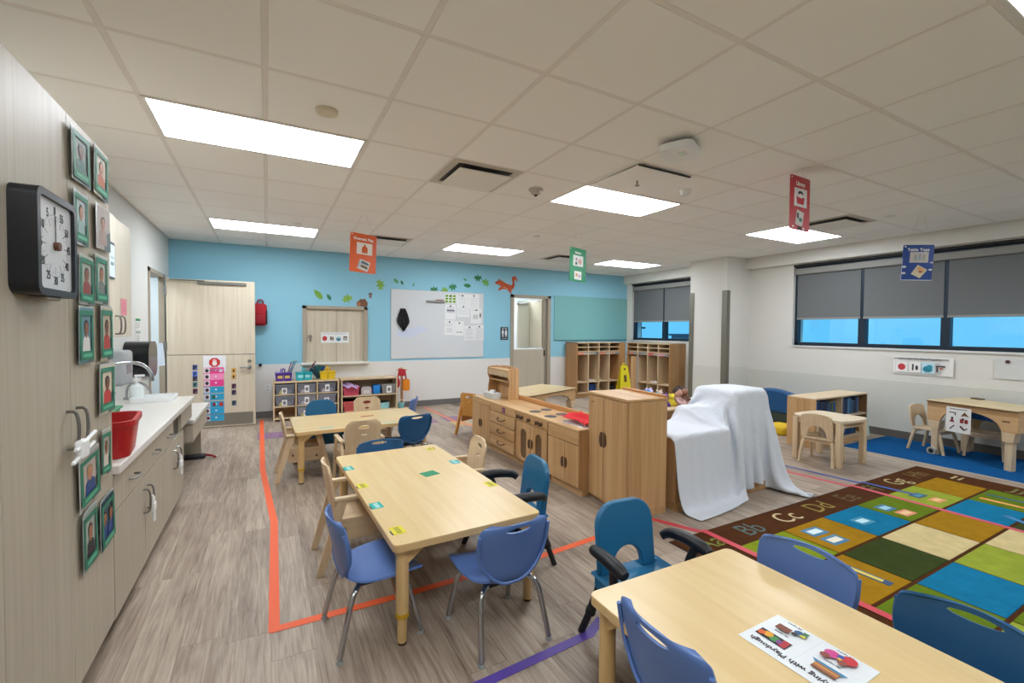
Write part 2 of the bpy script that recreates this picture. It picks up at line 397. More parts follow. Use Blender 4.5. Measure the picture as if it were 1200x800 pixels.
# air vents: dark opening ring and a hanging plaque
vt = None
VL = {(3, 1): 'square ceiling air vent with a plaque, nearest the camera', (3, 6): 'square ceiling air vent beside the orange hanging sign', (10, 0): 'square ceiling air vent beside the red hanging sign', (8, 6): 'square ceiling air vent beside the green hanging sign'}
for k in VENTS:
    loc = (GX+GP*(k[0]+.5), GY+GP*(k[1]+.5), CEIL)
    if vt is None:
        vt = thing('air_vent', VL[k], 'air vent', loc, 0, 'ceiling air vents')
        vb = MB(); 
        for q in range(4):
            vb.M = Matrix.Rotation(q*math.pi/2, 4, 'Z'); vb.prism([(-.297, -.297), (.297, -.297), (.235, -.235), (-.235, -.235)], -.006, .004, 'xy')
        part('frame', vb, mat('#c9c3b8', .6), vt, False)
        bb = MB(); 
        for q in range(4):
            bb.M = Matrix.Rotation(q*math.pi/2, 4, 'Z'); bb.poly([(-.235, -.235, -.004), (.235, -.235, -.004), (.17, -.17, .019), (-.17, -.17, .019)])
        bb.M = None; bb.box(-.17, .17, -.17, .17, .016, .019)
        part('throat', bb, mat('#6a635b', .6), vt, False)
        part('plaque', MB().box(-.225, .225, -.225, .225, -.042, -.034, .003), mat('#e9e6e0', .6), vt, False)
        part('hanger', MB().cyl((0, 0, -.036), (0, 0, .016), .02), mat('#4a443d', .6), vt, False)
    else: dup(vt, loc, 0, VL[k])
def disc(name, lab, cat, x, y, prof, m_, extra=None):
    t = thing(name, lab, cat, (x, y, CEIL-.006)); part('body', MB().lathe(prof, n=24), m_, t)
    if extra: part(*extra, t)
    return t
disc('ceiling_sensor', 'flat round cream ceiling sensor near the largest light panel', 'sensor', .31, 2.79, [(.055, -.018), (.062, -.012), (.062, 0)], mat('#d8cdb4', .5))
disc('smoke_detector', 'round grey smoke detector between square vent and middle light', 'smoke detector', 2.13, 3.42, [(.03, -.05), (.045, -.04), (.05, -.018), (.065, -.014), (.065, 0)], mat('#b5aea4', .5), ('lens', MB().sph((0, 0, -.05), .018), mat('#57504a', .4)))
disc('fire_sprinkler', 'small pendant fire sprinkler below the loose ceiling hatch', 'sprinkler', 2.72, 2.78, [(.012, -.06), (.022, -.055), (.008, -.045), (.008, -.012), (.035, -.006), (.035, 0)], mat('#a39b90', .4))
disc('motion_sensor', 'small white dome motion sensor right of the middle light panel', 'sensor', 3.31, 2.79, [(.015, -.05), (.035, -.042), (.045, -.02), (.05, 0)], WHITE)
disc('ceiling_speaker', 'tiny flat white round plate by the vent behind the red sign', 'ceiling plate', 5.95, 2.33, [(.05, -.008), (.055, 0)], WHITE)
disc('ceiling_button', 'tiny flat round plate above the second light panel by the door', 'ceiling plate', .32, 5.95, [(.05, -.008), (.055, 0)], WHITE)
disc('ceiling_pin', 'small round ceiling plate in front of the green hanging sign', 'ceiling plate', 3.2, 5.1, [(.04, -.012), (.045, 0)], WHITE)
hp = thing('ceiling_hatch', 'square access hatch tile hanging slightly open near the middle light', 'hatch', (2.75, 2.80, CEIL-.012), 0, rx=1.5)
part('panel', MB().box(-.28, .28, -.285, .285, -.008, 0), ctm, hp, False); part('gap_edge', MB().box(-.28, .28, -.296, -.287, -.006, .004), mat('#3a3733', .8), hp, False)
ap = thing('wireless_unit', 'white rounded wireless unit on the ceiling with green light', 'wireless unit', (2.45, 2.12, CEIL-.006), 25)
part('housing', MB().prism(rrect(-.13, .13, -.11, .11, .06, 6), -.075, -.03, 'xy'), WHITEP, ap)
part('bracket', MB().box(-.06, .06, -.05, .09, -.03, 0), mat('#55585a', .5), ap, False)
part('status_light', MB().box(-.015, .0, -.02, -.012, -.077, -.074), mat('#3fbf62', .4, emit=1.2), ap, False)
part('badge', MB().box(-.05, .03, -.05, .0, -.0762, -.074), mat('#dcdedd', .4), ap, False)

# walls ---------------------------------------------------------------
lw = MB()      # left wall with the hallway door opening y 6.66..7.50
lw.box(XL-.12, XL, YF, 6.66, 0, CEIL+.05).box(XL-.05, XL, 7.50, YB+.1, 0, CEIL+.05).box(XL-.12, XL, 6.66, 7.50, 2.08, CEIL+.05)
struct('wall_left', lw, paint_mat('#d9dad6'))
bw = struct('wall_back', MB().box(XL, .55, YB, YB+.12, 0, CEIL+.05).box(.55, 1.47, YB, YB+.12, 0, .84).box(.55, 1.47, YB, YB+.12, 1.73, CEIL+.05).box(1.47, 4.40, YB, YB+.12, 0, CEIL+.05)
            .box(4.40, 5.24, YB, YB+.12, 2.07, CEIL+.05).box(5.24, XR+.4, YB, YB+.12, 0, CEIL+.05).box(.55, 1.47, YB+.06, YB+.12, .84, 1.73), BLUEWALL)
wp = MB()
for x0, x1 in ((XL, 4.33), (5.31, XR)): wp.box(x0, x1, YB-.008, YB, .1, .835)
part('wainscot_panel', wp, WAINS, bw, False)
# right wall: window bands between z 1.19 and 2.46
WZ0, WZ1 = 1.195, 2.45
rw = MB()
rw.box(XR, XR+.3, YF, YB, 0, WZ0).box(XR, XR+.3, YF, YB, WZ1, CEIL+.05)
rw.box(XR, XR+.3, 4.14, 5.6, WZ0, WZ1).box(XR, XR+.3, YF, .45, WZ0, WZ1).box(XR, XR+.3, 7.72, YB, WZ0, WZ1)
rwo = struct('wall_right', rw, WHITEWALL)
part('wainscot_panel', MB().box(XR-.008, XR, YF, 4.88, .1, .76).box(XR-.008, XR, 5.6, YB, .1, .76), mat('#cfcfc6', .4), rwo, False)
struct('wall_front', MB().box(XL, XR, YF-.12, YF, 0, CEIL+.05), WHITEWALL)
sf = MB(); sf.box(XR-.11, XR, YF, 4.88, 2.48, CEIL+.01).box(XR-.11, XR, 5.62, YB, 2.48, CEIL+.01); struct('trim_1', sf, WHITEWALL)
cb = struct('wall_column', MB().box(6.85, XR, 4.88, 5.62, 0, CEIL), WHITEWALL)
part('wainscot_panel', MB().box(6.844, 6.85, 4.874, 5.62, .1, .79).box(6.844, XR, 4.874, 4.88, .1, .79), mat('#d2d0c8', .4), cb, False)
gl_ = None
for y, lab in ((4.88, 'near'), (5.62, 'far')):
    g = MB(); s_ = 1 if y < 5 else -1
    g.box(6.838, 6.843, min(y-.006*s_, y+.085*s_), max(y-.006*s_, y+.085*s_), .1, 2.1)
    if s_ > 0: g.box(6.838, 6.92, y-.012, y-.007, .1, 2.1)
    part('corner_guard', g, BRUSHED, cb, False)
# baseboards
struct('baseboard_back', MB().box(-1.1, 4.33, YB-.016, YB, 0, .1).box(5.31, XR, YB-.016, YB, 0, .1), GREYBASE)
struct('baseboard_right', MB().box(XR-.016, XR, YF, 4.88, 0, .1).box(6.836, 6.85, 4.87, 5.62, 0, .1).box(6.836, XR, 4.866, 4.88, 0, .1).box(XR-.016, XR, 5.62, YB, 0, .1), mat('#5d5850', .6))
struct('baseboard_left', MB().box(XL, XL+.014, 5.9, 6.6, 0, .1).box(XL, XL+.014, 7.56, YB, 0, .1), GREYBASE)
struct('trim_2', MB().box(XL, XL+.01, 2.6, 6.62, .95, .96), WHITEWALL)

# windows -------------------------------------------------------------
WFR = mat('#1c2c3c', .4, .3); PANE = glass_mat((.86, .95, 1), .02, .06)
SHADE = mat('#6a6d6e', .75, 0, .15, 900); CASS = mat('#8e8d88', .5); HEM = mat('#8f918f', .5)
def window(n, y0, y1, mull):
    root = sempty('window_%d' % n)
    X = XR+.10
    fb = MB(); fb.box(X-.04, X+.04, y0, y1, WZ0, WZ0+.05).box(X-.04, X+.04, y0, y1, WZ1-.05, WZ1)
    fb.box(X-.04, X+.04, y0, y0+.05, WZ0, WZ1).box(X-.04, X+.04, y1-.05, y1, WZ0, WZ1)
    part('window_frame', fb, WFR, root, False)
    for ym in mull: part('mullion', MB().box(X-.045, X+.045, ym-.045, ym+.045, WZ0+.05, WZ1-.05), WFR, root, False)
    ys = [y0+.05]+sorted(mull)+[y1-.05]
    for a, b in zip(ys, ys[1:]): part('window_pane', MB().box(X-.004, X+.004, a, b, WZ0+.05, WZ1-.05), PANE, root, False)
    part('window_sill', MB().box(XR-.02, XR+.1, y0-.03, y1+.03, WZ0-.025, WZ0), mat('#d8dadb', .4), root, False)
    part('head_gap_dark', MB().box(XR-.004, XR+.09, y0, y1, WZ1-.012, WZ1+.02), mat('#1f2022', .7), root, False)  # solid dark strip standing in for the shadowed recess above the cassette
window(1, .45, 4.14, [3.22, 2.33, 1.40]); window(2, 5.62, 7.72, [6.82])
cs = thing('shade_cassette', 'long grey shade cassette above the window by the tables', 'shade cassette', (XR+.05, 2.295, 2.36)); part('fascia', MB().box(-.045, .045, -1.83, 1.83, -.045, .05, .008), CASS, cs, False)
cs = thing('shade_cassette', 'grey shade cassette above the window behind the lockers', 'shade cassette', (XR+.05, 6.67, 2.36)); part('fascia', MB().box(-.045, .045, -1.04, 1.04, -.045, .05, .008), CASS, cs, False)
def shade(y0, y1, zb, lab):
    t = thing('roller_shade', lab, 'roller shade', (XR+.05, (y0+y1)/2, zb), 0, 'grey roller shades'); hw = (y1-y0)/2+.012
    part('fabric', MB().box(-.003, .003, -hw+.012, hw-.012, .02, 2.315-zb), SHADE, t, False)
    part('hem_bar', MB().box(-.011, .011, -hw+.01, hw-.01, 0, .028, .004), HEM, t, False)
shade(3.24, 4.10, 1.60, 'grey roller shade next to the white column')
shade(2.35, 3.20, 1.60, 'grey roller shade behind the blue hanging sign')
shade(1.42, 2.31, 1.60, 'grey roller shade at the right edge of the view')
shade(.50, 1.38, 1.60, 'grey roller shade beyond the right edge of the view')
shade(6.84, 7.70, 1.60, 'grey roller shade over the window nearest the blue wall')
shade(5.66, 6.80, 1.60, 'grey roller shade over the back window beside the column')
# outside: ground, a pole and a flat roof seen through the back window
struct('ground', MB().box(8.5, 120, -60, 120, -6, -5.9), mat('#3d4650', .9))
up = thing('utility_pole', 'dark utility pole outside the back window', 'utility pole', (26, 26.0, -5.9)); part('pole', MB().cyl((0, 0, 0), (0, 0, 8.0), .14, .11, 10), mat('#2b4257', .8), up); part('crossarm', MB().box(-.05, .05, -.5, .5, 7.45, 7.6), mat('#2b4257', .8), up, False)
rb = thing('distant_building', 'low dark building seen low through the back window', 'building', (40, 30.6, -5.9)); part('wall', MB().box(-3, 3, -2, 2, 0, 6.8), mat('#4f6f8c', .8), rb, False); part('roof', MB().box(-3.2, 3.2, -2.2, 2.2, 6.8, 7.0), mat('#3c5872', .8), rb, False)

# hallway beyond the left door, toilet room beyond the back door ------
hl = MB(); hl.box(-3.3, -3.18, 5.0, 9.8, 0, 2.6).box(-3.2, XL-.12, 9.68, 9.8, 0, 2.6).box(-3.2, XL-.12, 5.0, 5.1, 0, 2.6)
struct('wall_hallway', hl, paint_mat('#d9dcd8')); struct('ceiling_hallway', MB().box(-3.3, XL-.12, 5.0, 9.8, 2.5, 2.6), mat('#d5d2ca', .9))
for y in (6.7, 8.4):
    hlt = dup(lt, (-2.1, y, 2.498), 90, 'light panel in the hallway ceiling, %s of two' % ('nearer' if y < 7 else 'farther'))
tr = MB(); tr.box(3.7, 3.8, YB+.12, 9.9, 0, 2.6).box(6.3, 6.4, YB+.12, 9.9, 0, 2.6).box(3.7, 6.4, 9.8, 9.9, 0, 2.6); struct('wall_toilet', tr, paint_mat('#f2f1ee'))
struct('ceiling_toilet', MB().box(3.7, 6.4, YB+.12, 9.9, 2.5, 2.6), mat('#dad7d0', .9)); dup(lt, (5.0, 8.75, 2.498), 0, 'light panel on the ceiling of the toilet room')
# door_1: steel frame on the left wall, two-leaf wooden door swung against the back
FRM = mat('#a89e8c', .45); d1 = sempty('door_1')
part('door_frame', MB().box(XL-.13, XL+.012, 6.61, 6.67, 0, 2.12).box(XL-.055, XL+.012, 7.49, 7.55, 0, 2.12).box(XL-.13, XL+.012, 6.61, 7.55, 2.07, 2.12), FRM, d1, False)
dl = bpy.data.objects.new('door_leaf_set', None); COL.objects.link(dl); dl.parent = d1; dl.location = (XL+.035, 7.455, 0); dl.rotation_euler.z = R(-4)
LW = 1.05
part('upper_leaf', MB().box(.005, LW, -.022, .022, 1.031, 2.065, .002), DOORLAM, dl, False)
part('lower_leaf', MB().box(.005, LW, -.022, .022, .01, 1.022, .002), DOORLAM, dl, False)
part('leaf_gap', MB().box(.01, LW-.005, -.018, .018, 1.02, 1.033), mat('#4d463d', .7), dl, False)
part('kick_plate', MB().box(.05, LW-.03, -.025, -.022, .03, .2), mat('#8b857b', .45, .5), dl, False)
part('door_handle', MB().cyl((LW-.07, -.022, .84), (LW-.07, -.06, .84), .028).cyl((LW-.07, -.055, .84), (LW-.19, -.055, .84), .011), STEEL, dl)
part('deadbolt', MB().cyl((LW-.07, -.022, .93), (LW-.07, -.034, .93), .024), STEEL, dl)
part('door_closer', MB().box(.36, .95, -.05, -.022, 2.0, 2.04, .006).tube([(.45, -.06, 2.045), (.05, -.05, 2.05)], .009), STEEL, dl, False)
for z in (.25, 1.15, 1.9): part('hinge', MB().cyl((0, -.02, z-.06), (0, -.02, z+.06), .013).box(-.03, 0, -.02, 0, z-.06, z+.06), STEEL, dl, False)
# door_2: toilet door, lower leaf shut and upper leaf swung inwards
d2 = sempty('door_2')
part('door_frame', MB().box(4.335, 4.41, YB-.02, YB+.13, 0, 2.12).box(5.23, 5.305, YB-.02, YB+.13, 0, 2.12).box(4.335, 5.305, YB-.02, YB+.13, 2.065, 2.12), FRM, d2, False)
part('lower_leaf', MB().box(4.415, 5.18, YB+.03, YB+.075, .01, 1.0), wood('#b5ab99', '#c6bdab', 'Z', .2, contrast=.1), d2, False)
part('upper_leaf', MB().box(5.17, 5.215, YB+.13, YB+1.0, 1.02, 2.05), mat('#d9cfb8', .5), d2, False)
part('door_edge', MB().box(5.18, 5.23, YB+.02, YB+.09, .01, 2.06), mat('#8f8576', .5), d2, False)
part('latch', MB().box(5.16, 5.185, YB+.01, YB+.03, .86, .98), BLACKP, d2, False)
part('inner_panel', MB().box(4.86, 5.16, YB+.62, YB+.66, 1.0, 2.04), mat('#efe8d6', .5), d2, False)
part('door_closer', MB().box(4.82, 5.1, YB+.55, YB+.6, 1.95, 1.99).tube([(4.85, YB+.56, 1.97), (5.18, YB+.2, 2.03)], .008), STEEL, d2, False)
# glass board strip and the pass-through hatch in the back wall
gbd = thing('tack_board', 'long sea green board on the blue wall above the lockers', 'board', (6.42, YB-.004, 1.19))
part('panel', MB().box(-1.03, 1.03, -.012, 0, 0, .955, .002), mat('#7cb3b4', .3), gbd, False)
part('bottom_rail', MB().box(-1.03, 1.03, -.016, -.002, -.008, .006), mat('#5f8f93', .4, .3), gbd, False)
ht = sempty('trim_3')
part('hatch_frame', MB().box(.5, .555, YB-.03, YB+.06, .845, 1.775).box(1.465, 1.52, YB-.03, YB+.06, .845, 1.775).box(.5, 1.52, YB-.03, YB+.06, 1.725, 1.775), FRM, ht, False)
part('hatch_shutter', MB().box(.555, 1.02, YB+.02, YB+.05, .845, 1.725).box(1.024, 1.465, YB+.02, YB+.05, .845, 1.725), wood('#bdb29c', '#d3c9b4', 'Z', .12, contrast=.25), ht, False)
part('hatch_shelf', MB().box(.47, 1.55, YB-.12, YB+.05, .81, .848, .006), COUNTER, ht, False)
part('hatch_lock', MB().cyl((.615, YB+.02, 1.27), (.615, YB-.005, 1.27), .03).cyl((.615, YB-.0, 1.21), (.615, YB-.012, 1.21), .018), STEEL, ht)
# ================================================================== LEFT SIDE: cabinets
HND = mat('#8f8e8a', .3, .9); GAPSHADOW = mat('#4a4438', .8)
def bar_handle(par, x, y, z, vert=True, ln=.13, name='handle'):
    """bow handle standing off a front in the plane x, towards +x"""
    mb = MB(); r = .0055; o = .032
    if vert: mb.tube([(x, y, z-ln/2), (x+o, y, z-ln/2), (x+o, y, z+ln/2), (x, y, z+ln/2)], r, 8, 2)
    else: mb.tube([(x, y-ln/2, z), (x+o, y-ln/2, z), (x+o, y+ln/2, z), (x, y+ln/2, z)], r, 8, 2)
    return part(name, mb, HND, par)
FX = -.61
tc_ = thing('tall_cabinet', 'tall pale wood laminate cabinet with bar handles at left', 'cabinet', (0, 0, 0))
part('body', MB().box(XL+.002, FX-.02, -.75, 2.545, .1, 2.15), LAMIN, tc_, False)
part('plinth', MB().box(XL+.002, FX-.08, -.75, 2.545, 0, .1), GREYBASE, tc_, False)
for a, b in ((-.70, .20), (.20, .68), (.68, 1.15), (1.15, 1.62), (1.62, 2.085), (2.085, 2.545)):
    d = part('door', MB().box(FX-.02, FX, a+.0015, b-.0015, .1, 2.148, .001), LAMIN, tc_, False)
    hy = b-.04 if a in (1.62, .68, -.70) else a+.05
    bar_handle(d, FX, hy, 1.05)
lk = thing('cabinet_lock', 'white plastic child lock bar through the tall cabinet handles', 'child lock', (FX+.04, 2.09, .985))
part('bar', MB().box(-.008, .004, -.13, .08, -.022, -.01, .003, M=Matrix.Rotation(R(8), 4, 'X')).box(-.008, .004, -.10, .1, .012, .024, .003, M=Matrix.Rotation(R(8), 4, 'X')), WHITEP, lk, False)
part('slider', MB().box(-.014, .012, -.075, -.015, -.032, .03, .005), WHITEP, lk, False)
# base cabinets and counter
bc = thing('base_cabinet', 'pale laminate base cabinet with drawers under the white counter', 'cabinet')
part('body', MB().box(XL+.002, FX-.02, 2.55, 4.42, .09, .745), LAMIN, bc, False)
part('plinth', MB().box(XL+.002, FX-.08, 2.55, 4.42, 0, .09), GREYBASE, bc, False)
for a, b in ((2.552, 3.09), (3.09, 3.54), (3.54, 3.985)):
    d = part('drawer', MB().box(FX-.02, FX, a+.0015, b-.0015, .578, .742, .001), LAMIN, bc, False)
    bar_handle(d, FX, (a+b)/2+.03, .655, False, .1)
for a, b, hy in ((2.552, 3.12, 3.08), (3.12, 3.58, 3.165), (3.58, 4.0, None), (4.0, 4.42, 4.09)):
    d = part('door', MB().box(FX-.02, FX, a+.0015, b-.0015, .09, .572, .001), LAMIN, bc, False)
    if hy: bar_handle(d, FX, hy, .445)
    if a == 3.58: bar_handle(d, FX, 3.955, .445)
part('niche_shadow', MB().box(FX-.022, FX-.019, 3.99, 4.30, .578, .742), GAPSHADOW, bc, False)  # dark sheet painted as the shade inside an open drawer space
part('apron', MB().box(FX-.018, FX+.002, 4.30, 4.86, .60, .745), LAMIN, bc, False)
part('knee_panel', MB().box(XL+.03, FX-.02, 4.40, 4.42, .09, .745), LAMIN, bc, False)
for y, zz, nm in ((3.12, .40, 'nearest base cabinet doors'), (4.03, .40, 'far base cabinet doors')):
    l2 = thing('cabinet_lock', 'white plastic child lock hanging on the %s' % nm, 'child lock', (FX+.036, y, zz))
    part('bar', MB().box(-.006, .006, -.012, 0, -.09, .07, .003, M=Matrix.Rotation(R(8), 4, 'X')).box(-.006, .006, .014, .026, -.1, .05, .003, M=Matrix.Rotation(R(8), 4, 'X')), WHITEP, l2, False)
    part('slider', MB().box(-.012, .01, -.02, .032, -.03, .02, .005), WHITEP, l2, False)
ct = thing('counter', 'long white counter top above the base cabinets', 'counter', (0, 0, 0))
part('slab', MB().box(XL+.004, -.585, 2.548, 4.86, .748, .79, .006, 2), COUNTER, ct, False)
part('backsplash', MB().box(XL+.004, XL+.02, 2.548, 4.86, .79, .89), COUNTER, ct, False)
lc = thing('low_counter', 'lower white counter past the end of the long counter', 'counter')
part('slab', MB().box(XL+.004, -.589, 4.88, 5.97, .53, .566, .005), COUNTER, lc, False)
part('apron', MB().box(-.63, -.605, 4.90, 5.95, .36, .53).box(XL+.01, -.63, 4.90, 4.92, .36, .53), LAMIN, lc, False)
part('side_panel', MB().box(XL+.01, -.66, 5.93, 5.96, 0, .53), LAMIN, lc, False)
LAMUP = wood('#c6bdaa', '#d6cdbb', 'Z', .3, .5, 1.1, .12)
uc = thing('wall_cabinet', 'pale laminate wall cabinet above the counter with a pink note', 'cabinet')
part('body', MB().box(XL+.002, -.92, 2.55, 4.27, 1.335, 2.14), LAMUP, uc, False)
part('filler', MB().box(XL+.002, -.96, 2.55, 4.14, 2.14, 2.20), LAMUP, uc, False)
for a, b in ((2.552, 3.0), (3.0, 3.45), (3.45, 3.9), (3.9, 4.268)):
    d = part('door', MB().box(-.92, -.9, a+.0015, b-.0015, 1.337, 2.138, .001), LAMUP, uc, False)
    if a >= 3.4: bar_handle(d, -.9, 3.86 if a < 3.8 else 3.96, 1.42, True, .12)
pn = thing('pink_note', 'small pink note stuck on the wall cabinet door', 'note', (-.8985, 4.06, 1.49), 90); part('sheet', MB().box(-.07, .07, -.001, 0, 0, .115), mat('#d98a96', .7), pn, False)
prints('writing', pn, .14, .115, [('#b96a78', rectp(.15, .2+.16*k, .85-.1*(k % 2), .24+.16*k)) for k in range(4)])
fs = thing('framed_notice', 'small framed white notice on the upper wall cabinet edge', 'notice', (-.8985, 3.78, 1.72), 90)
part('border', MB().prism(rrect(-.07, .07, 0, .24, .03), -.006, 0), mat('#39454d', .4), fs, False)
prints('sheet', fs, .12, .22, [('#d5e2e6', [(u, v*.95+.06) for u, v in rectp(0, 0, 1, 1)]), ('#7f98a4', rectp(.2, .4, .8, .5)), ('#a9bcc4', rectp(.2, .6, .8, .66))], -.0065)
# clock timer
ck = thing('timer_clock', 'square black framed sixty minute timer clock on the tall cabinet', 'clock', (FX, 1.815, 1.497), 90)
hw = .1425
HC = .30
part('housing', MB().prism(rrect(-hw, hw, 0, HC, .03, 5), -.046, 0).prism(rrect(-hw, hw, 0, HC, .03, 5), -.06, -.046, holes=[rrect(-hw+.02, hw-.02, .02, HC-.02, .015, 4)]), mat('#121318', .4, 0, .05, 500), ck, True)
part('face', MB().prism(rrect(-hw+.018, hw-.018, .018, HC-.018, .015, 4), -.05, -.047), mat('#d4d8db', .5), ck, False)
tk = MB()
for k in range(60):
    a = 2*math.pi*k/60; r0, r1 = (.062, .086) if k % 5 == 0 else (.078, .083); ww = .0011
    if k % 5 and k % 5 != 2: continue
    u = Vector((math.sin(a), 0, math.cos(a))); v = Vector((math.cos(a), 0, -math.sin(a))); c = Vector((0, -.0506, HC/2))
    tk.poly([c+u*r0-v*ww, c+u*r1-v*ww, c+u*r1+v*ww, c+u*r0+v*ww])
part('tick_marks', tk, mat('#22252a'), ck, False)
for k in range(12):
    a = -2*math.pi*k/12
    text(ck, str(k*5), .036, mat('#1c1e22'), (math.sin(a)*.1, -.0508, HC/2+math.cos(a)*.104), sx=.75, name='numeral')
part('hand', MB().box(-.0014, .0014, -.053, -.0515, HC/2, HC/2+.09), mat('#1a1a1c'), ck, False)
part('knob', MB().cyl((0, -.05, HC/2), (0, -.062, HC/2), .013), mat('#5a2f1c', .5), ck)
part('dial_ring', MB().prism(ell(0, HC/2, .092, .092, 40), -.0503, -.0502, holes=[ell(0, HC/2, .0908, .0908, 40)]), mat('#55595e'), ck, False)
part('stand', MB().box(-.06, .04, -.05, -.01, -.012, 0, .003), mat('#8d857c', .4), ck, False)
# photographs of children in green frames
SK = ['#8a5a40', '#a8704e', '#c68f6e', '#6f4632', '#b98a70']
def kid_photo(nm, lab, y0, y1, z0, z1, bgc, shirt, skin, hair, bw_=1, tilt=0, two=0):
    t = thing('photo', lab, 'photo', (FX+.002, (y0+y1)/2, z0), 90, 'children photos on the tall cabinet')
    if tilt: t.rotation_euler.y = R(tilt)
    w_, h_ = y1-y0, z1-z0
    mb = MB(); n = 6
    for k in range(n):
        u0, u1 = k/n-.5, (k+1)/n-.5
        c = lambda u: -.0015-.02*abs(u-.1)**2*4*.35
        mb.poly([(u0*w_, c(u0), 0), (u1*w_, c(u1), 0), (u1*w_, c(u1)-.002, h_), (u0*w_, c(u0)-.002, h_)])
    me = mb.mesh('sheet'); link('sheet', me, mat('#c7cdc9', .4), t)
    sh = [(bgc, rectp(0, 0, 1, 1)), ('#5f6f70', [(.55, 0), (1, 0), (1, .5), (.6, .35)])]
    g = '#1f7a5f'
    xs = [(.5, 1.0)] if not two else [(.33, .85), (.68, .8)]
    for cx_, s in xs:
        sh += [(shirt, [(cx_-.26*s, .12), (cx_+.26*s, .12), (cx_+.2*s, .44), (cx_+.06*s, .5), (cx_-.06*s, .5), (cx_-.2*s, .44)]),
               (skin, rectp(cx_-.05*s, .46, cx_+.05*s, .54)), (hair, ell(cx_, .655, .135*s, .125*s)), (skin, ell(cx_, .615, .115*s, .125*s)),
               ('#2a1c16', ell(cx_-.045*s, .63, .014, .012, 8)), ('#2a1c16', ell(cx_+.045*s, .63, .014, .012, 8)), ('#8f4a42', ell(cx_, .565, .035, .01, 8))]
    if bw_:
        sh += [(g, rectp(.06, .1, .18, .94)), (g, rectp(.8, .1, .92, .94)), (g, rectp(.06, .86, .92, .95)), (g, rectp(.06, .06, .92, .22)), ('#58b08c', rectp(.2, .11, .78, .17))]
    prints('picture', t, w_*.96, h_*.97, sh, -.009)
    return t
kid_photo(0, 'photo at the top left, above the clock, dim green frame', 2.085, 2.285, 1.93, 2.118, '#7c8b86', '#3f6f66', SK[3], '#241a16', 1, -2)
kid_photo(1, 'photo at the top right, child in orange top in green frame', 2.305, 2.5, 1.935, 2.132, '#c9c5b8', '#b5643e', SK[2], '#2a1d18', 1, 2)
kid_photo(2, 'shiny photo second in the left column, pale blue glare painted in', 2.095, 2.25, 1.705, 1.9, '#b9c8cc', '#8fb0ae', SK[4], '#3a2c26', 1, 0)  # glare is put into the pale picture colours
kid_photo(3, 'photo second in the right column, greyish tone, green at the foot', 2.325, 2.52, 1.725, 1.905, '#a99f9a', '#a58f86', SK[4], '#4a3830', 0, -2)
kid_photo(4, 'photo right of the clock bottom, child in dark red shirt', 2.13, 2.303, 1.49, 1.675, '#a7b0a4', '#8d3a34', SK[0], '#1f1714', 1, 1)
kid_photo(5, 'photo third in the right column, child in grey jacket', 2.303, 2.475, 1.5, 1.70, '#a8b2a6', '#6c7673', SK[1], '#241b17', 1, 0)
kid_photo(6, 'photo fourth in the left column, child in white top', 2.12, 2.29, 1.272, 1.485, '#5f8a94', '#d7d7d2', SK[0], '#1e1613', 1, 0)
kid_photo(7, 'photo fourth in the right column, child in red overalls', 2.357, 2.533, 1.267, 1.495, '#b4a894', '#b0332c', SK[3], '#1b1411', 1, 0)
kid_photo(8, 'photo of child in bright red dress beside the white faucet', 2.33, 2.55, 1.045, 1.253, '#cfc4ae', '#c0302a', SK[3], '#1b1411', 1, 1)
kid_photo(9, 'photo right of the white cabinet lock, child in striped top', 2.34, 2.475, .79, .98, '#b9b2a2', '#d2c9bc', SK[0], '#2a1d18', 1, 3)
kid_photo(10, 'large photo below the cabinet handles, child in blue shirt', 2.105, 2.345, .74, .935, '#b8aca4', '#27457e', SK[2], '#a9854f', 1, -4)
kid_photo(11, 'photo lowest in the right column, two children in blue', 2.32, 2.522, .49, .70, '#3f5560', '#2b4a86', SK[1], '#201714', 1, -3, 1)
kid_photo(12, 'photo lowest in the left column, child in black striped top', 2.13, 2.304, .495, .72, '#9fa79c', '#23262a', SK[1], '#1b1411', 1, -2)
# things on the counter
rbk = thing('red_basket', 'red plastic basket with rim at the near end of the counter', 'basket', (-.755, 2.80, .791), 6)
prof = rrect(-.16, .16, -.15, .15, .06, 4); tp = rrect(-.18, .18, -.17, .17, .06, 4)
mb = MB(); A = [mb.bm.verts.new((u, v, 0)) for u, v in prof]; B = [mb.bm.verts.new((u, v, .17)) for u, v in tp]; D = [mb.bm.verts.new((u*.94, v*.94, .17)) for u, v in tp]; E_ = [mb.bm.verts.new((u*.92, v*.92, .01)) for u, v in prof]
for P_, Q_ in ((A, B), (B, D), (D, E_)):
    for k in range(len(P_)): mb.bm.faces.new((P_[k], P_[(k+1) % len(P_)], Q_[(k+1) % len(P_)], Q_[k]))
mb.bm.faces.new(A[::-1]); mb.bm.faces.new(E_)
part('bin', mb, mat('#b3161c', .35), rbk)
part('rim', MB().prism([(u*1.04, v*1.04) for u, v in tp], .15, .175, 'xy', holes=[[(u*.95, v*.95) for u, v in tp]]), mat('#b3161c', .35), rbk, False)
part('handle', MB().tube([(-.18, 0, .16), (-.17, -.1, .14), (.0, -.19, .08), (.17, -.1, .13), (.18, 0, .16)], .006, 8), mat('#8f1016', .4), rbk)
gb2 = thing('green_basket', 'green plastic basket behind the red basket on the counter', 'basket', (-.90, 3.13, .791))
part('bin', MB().prism([(-.13, 0), (.13, 0), (.16, .16), (-.16, .16)], -.12, .12), mat('#1d7d4d', .4), gb2, False)
part('rim', MB().box(-.17, .17, -.13, .13, .155, .17, .004), mat('#1d7d4d', .4), gb2, False)
pc = thing('doodled_paper', 'white paper with doodles sticking out of the red basket', 'paper', (-.76, 2.86, .86), 78, rx=-14)
part('sheet', MB().box(-.15, .15, -.001, 0, 0, .19), PAPER, pc, False)
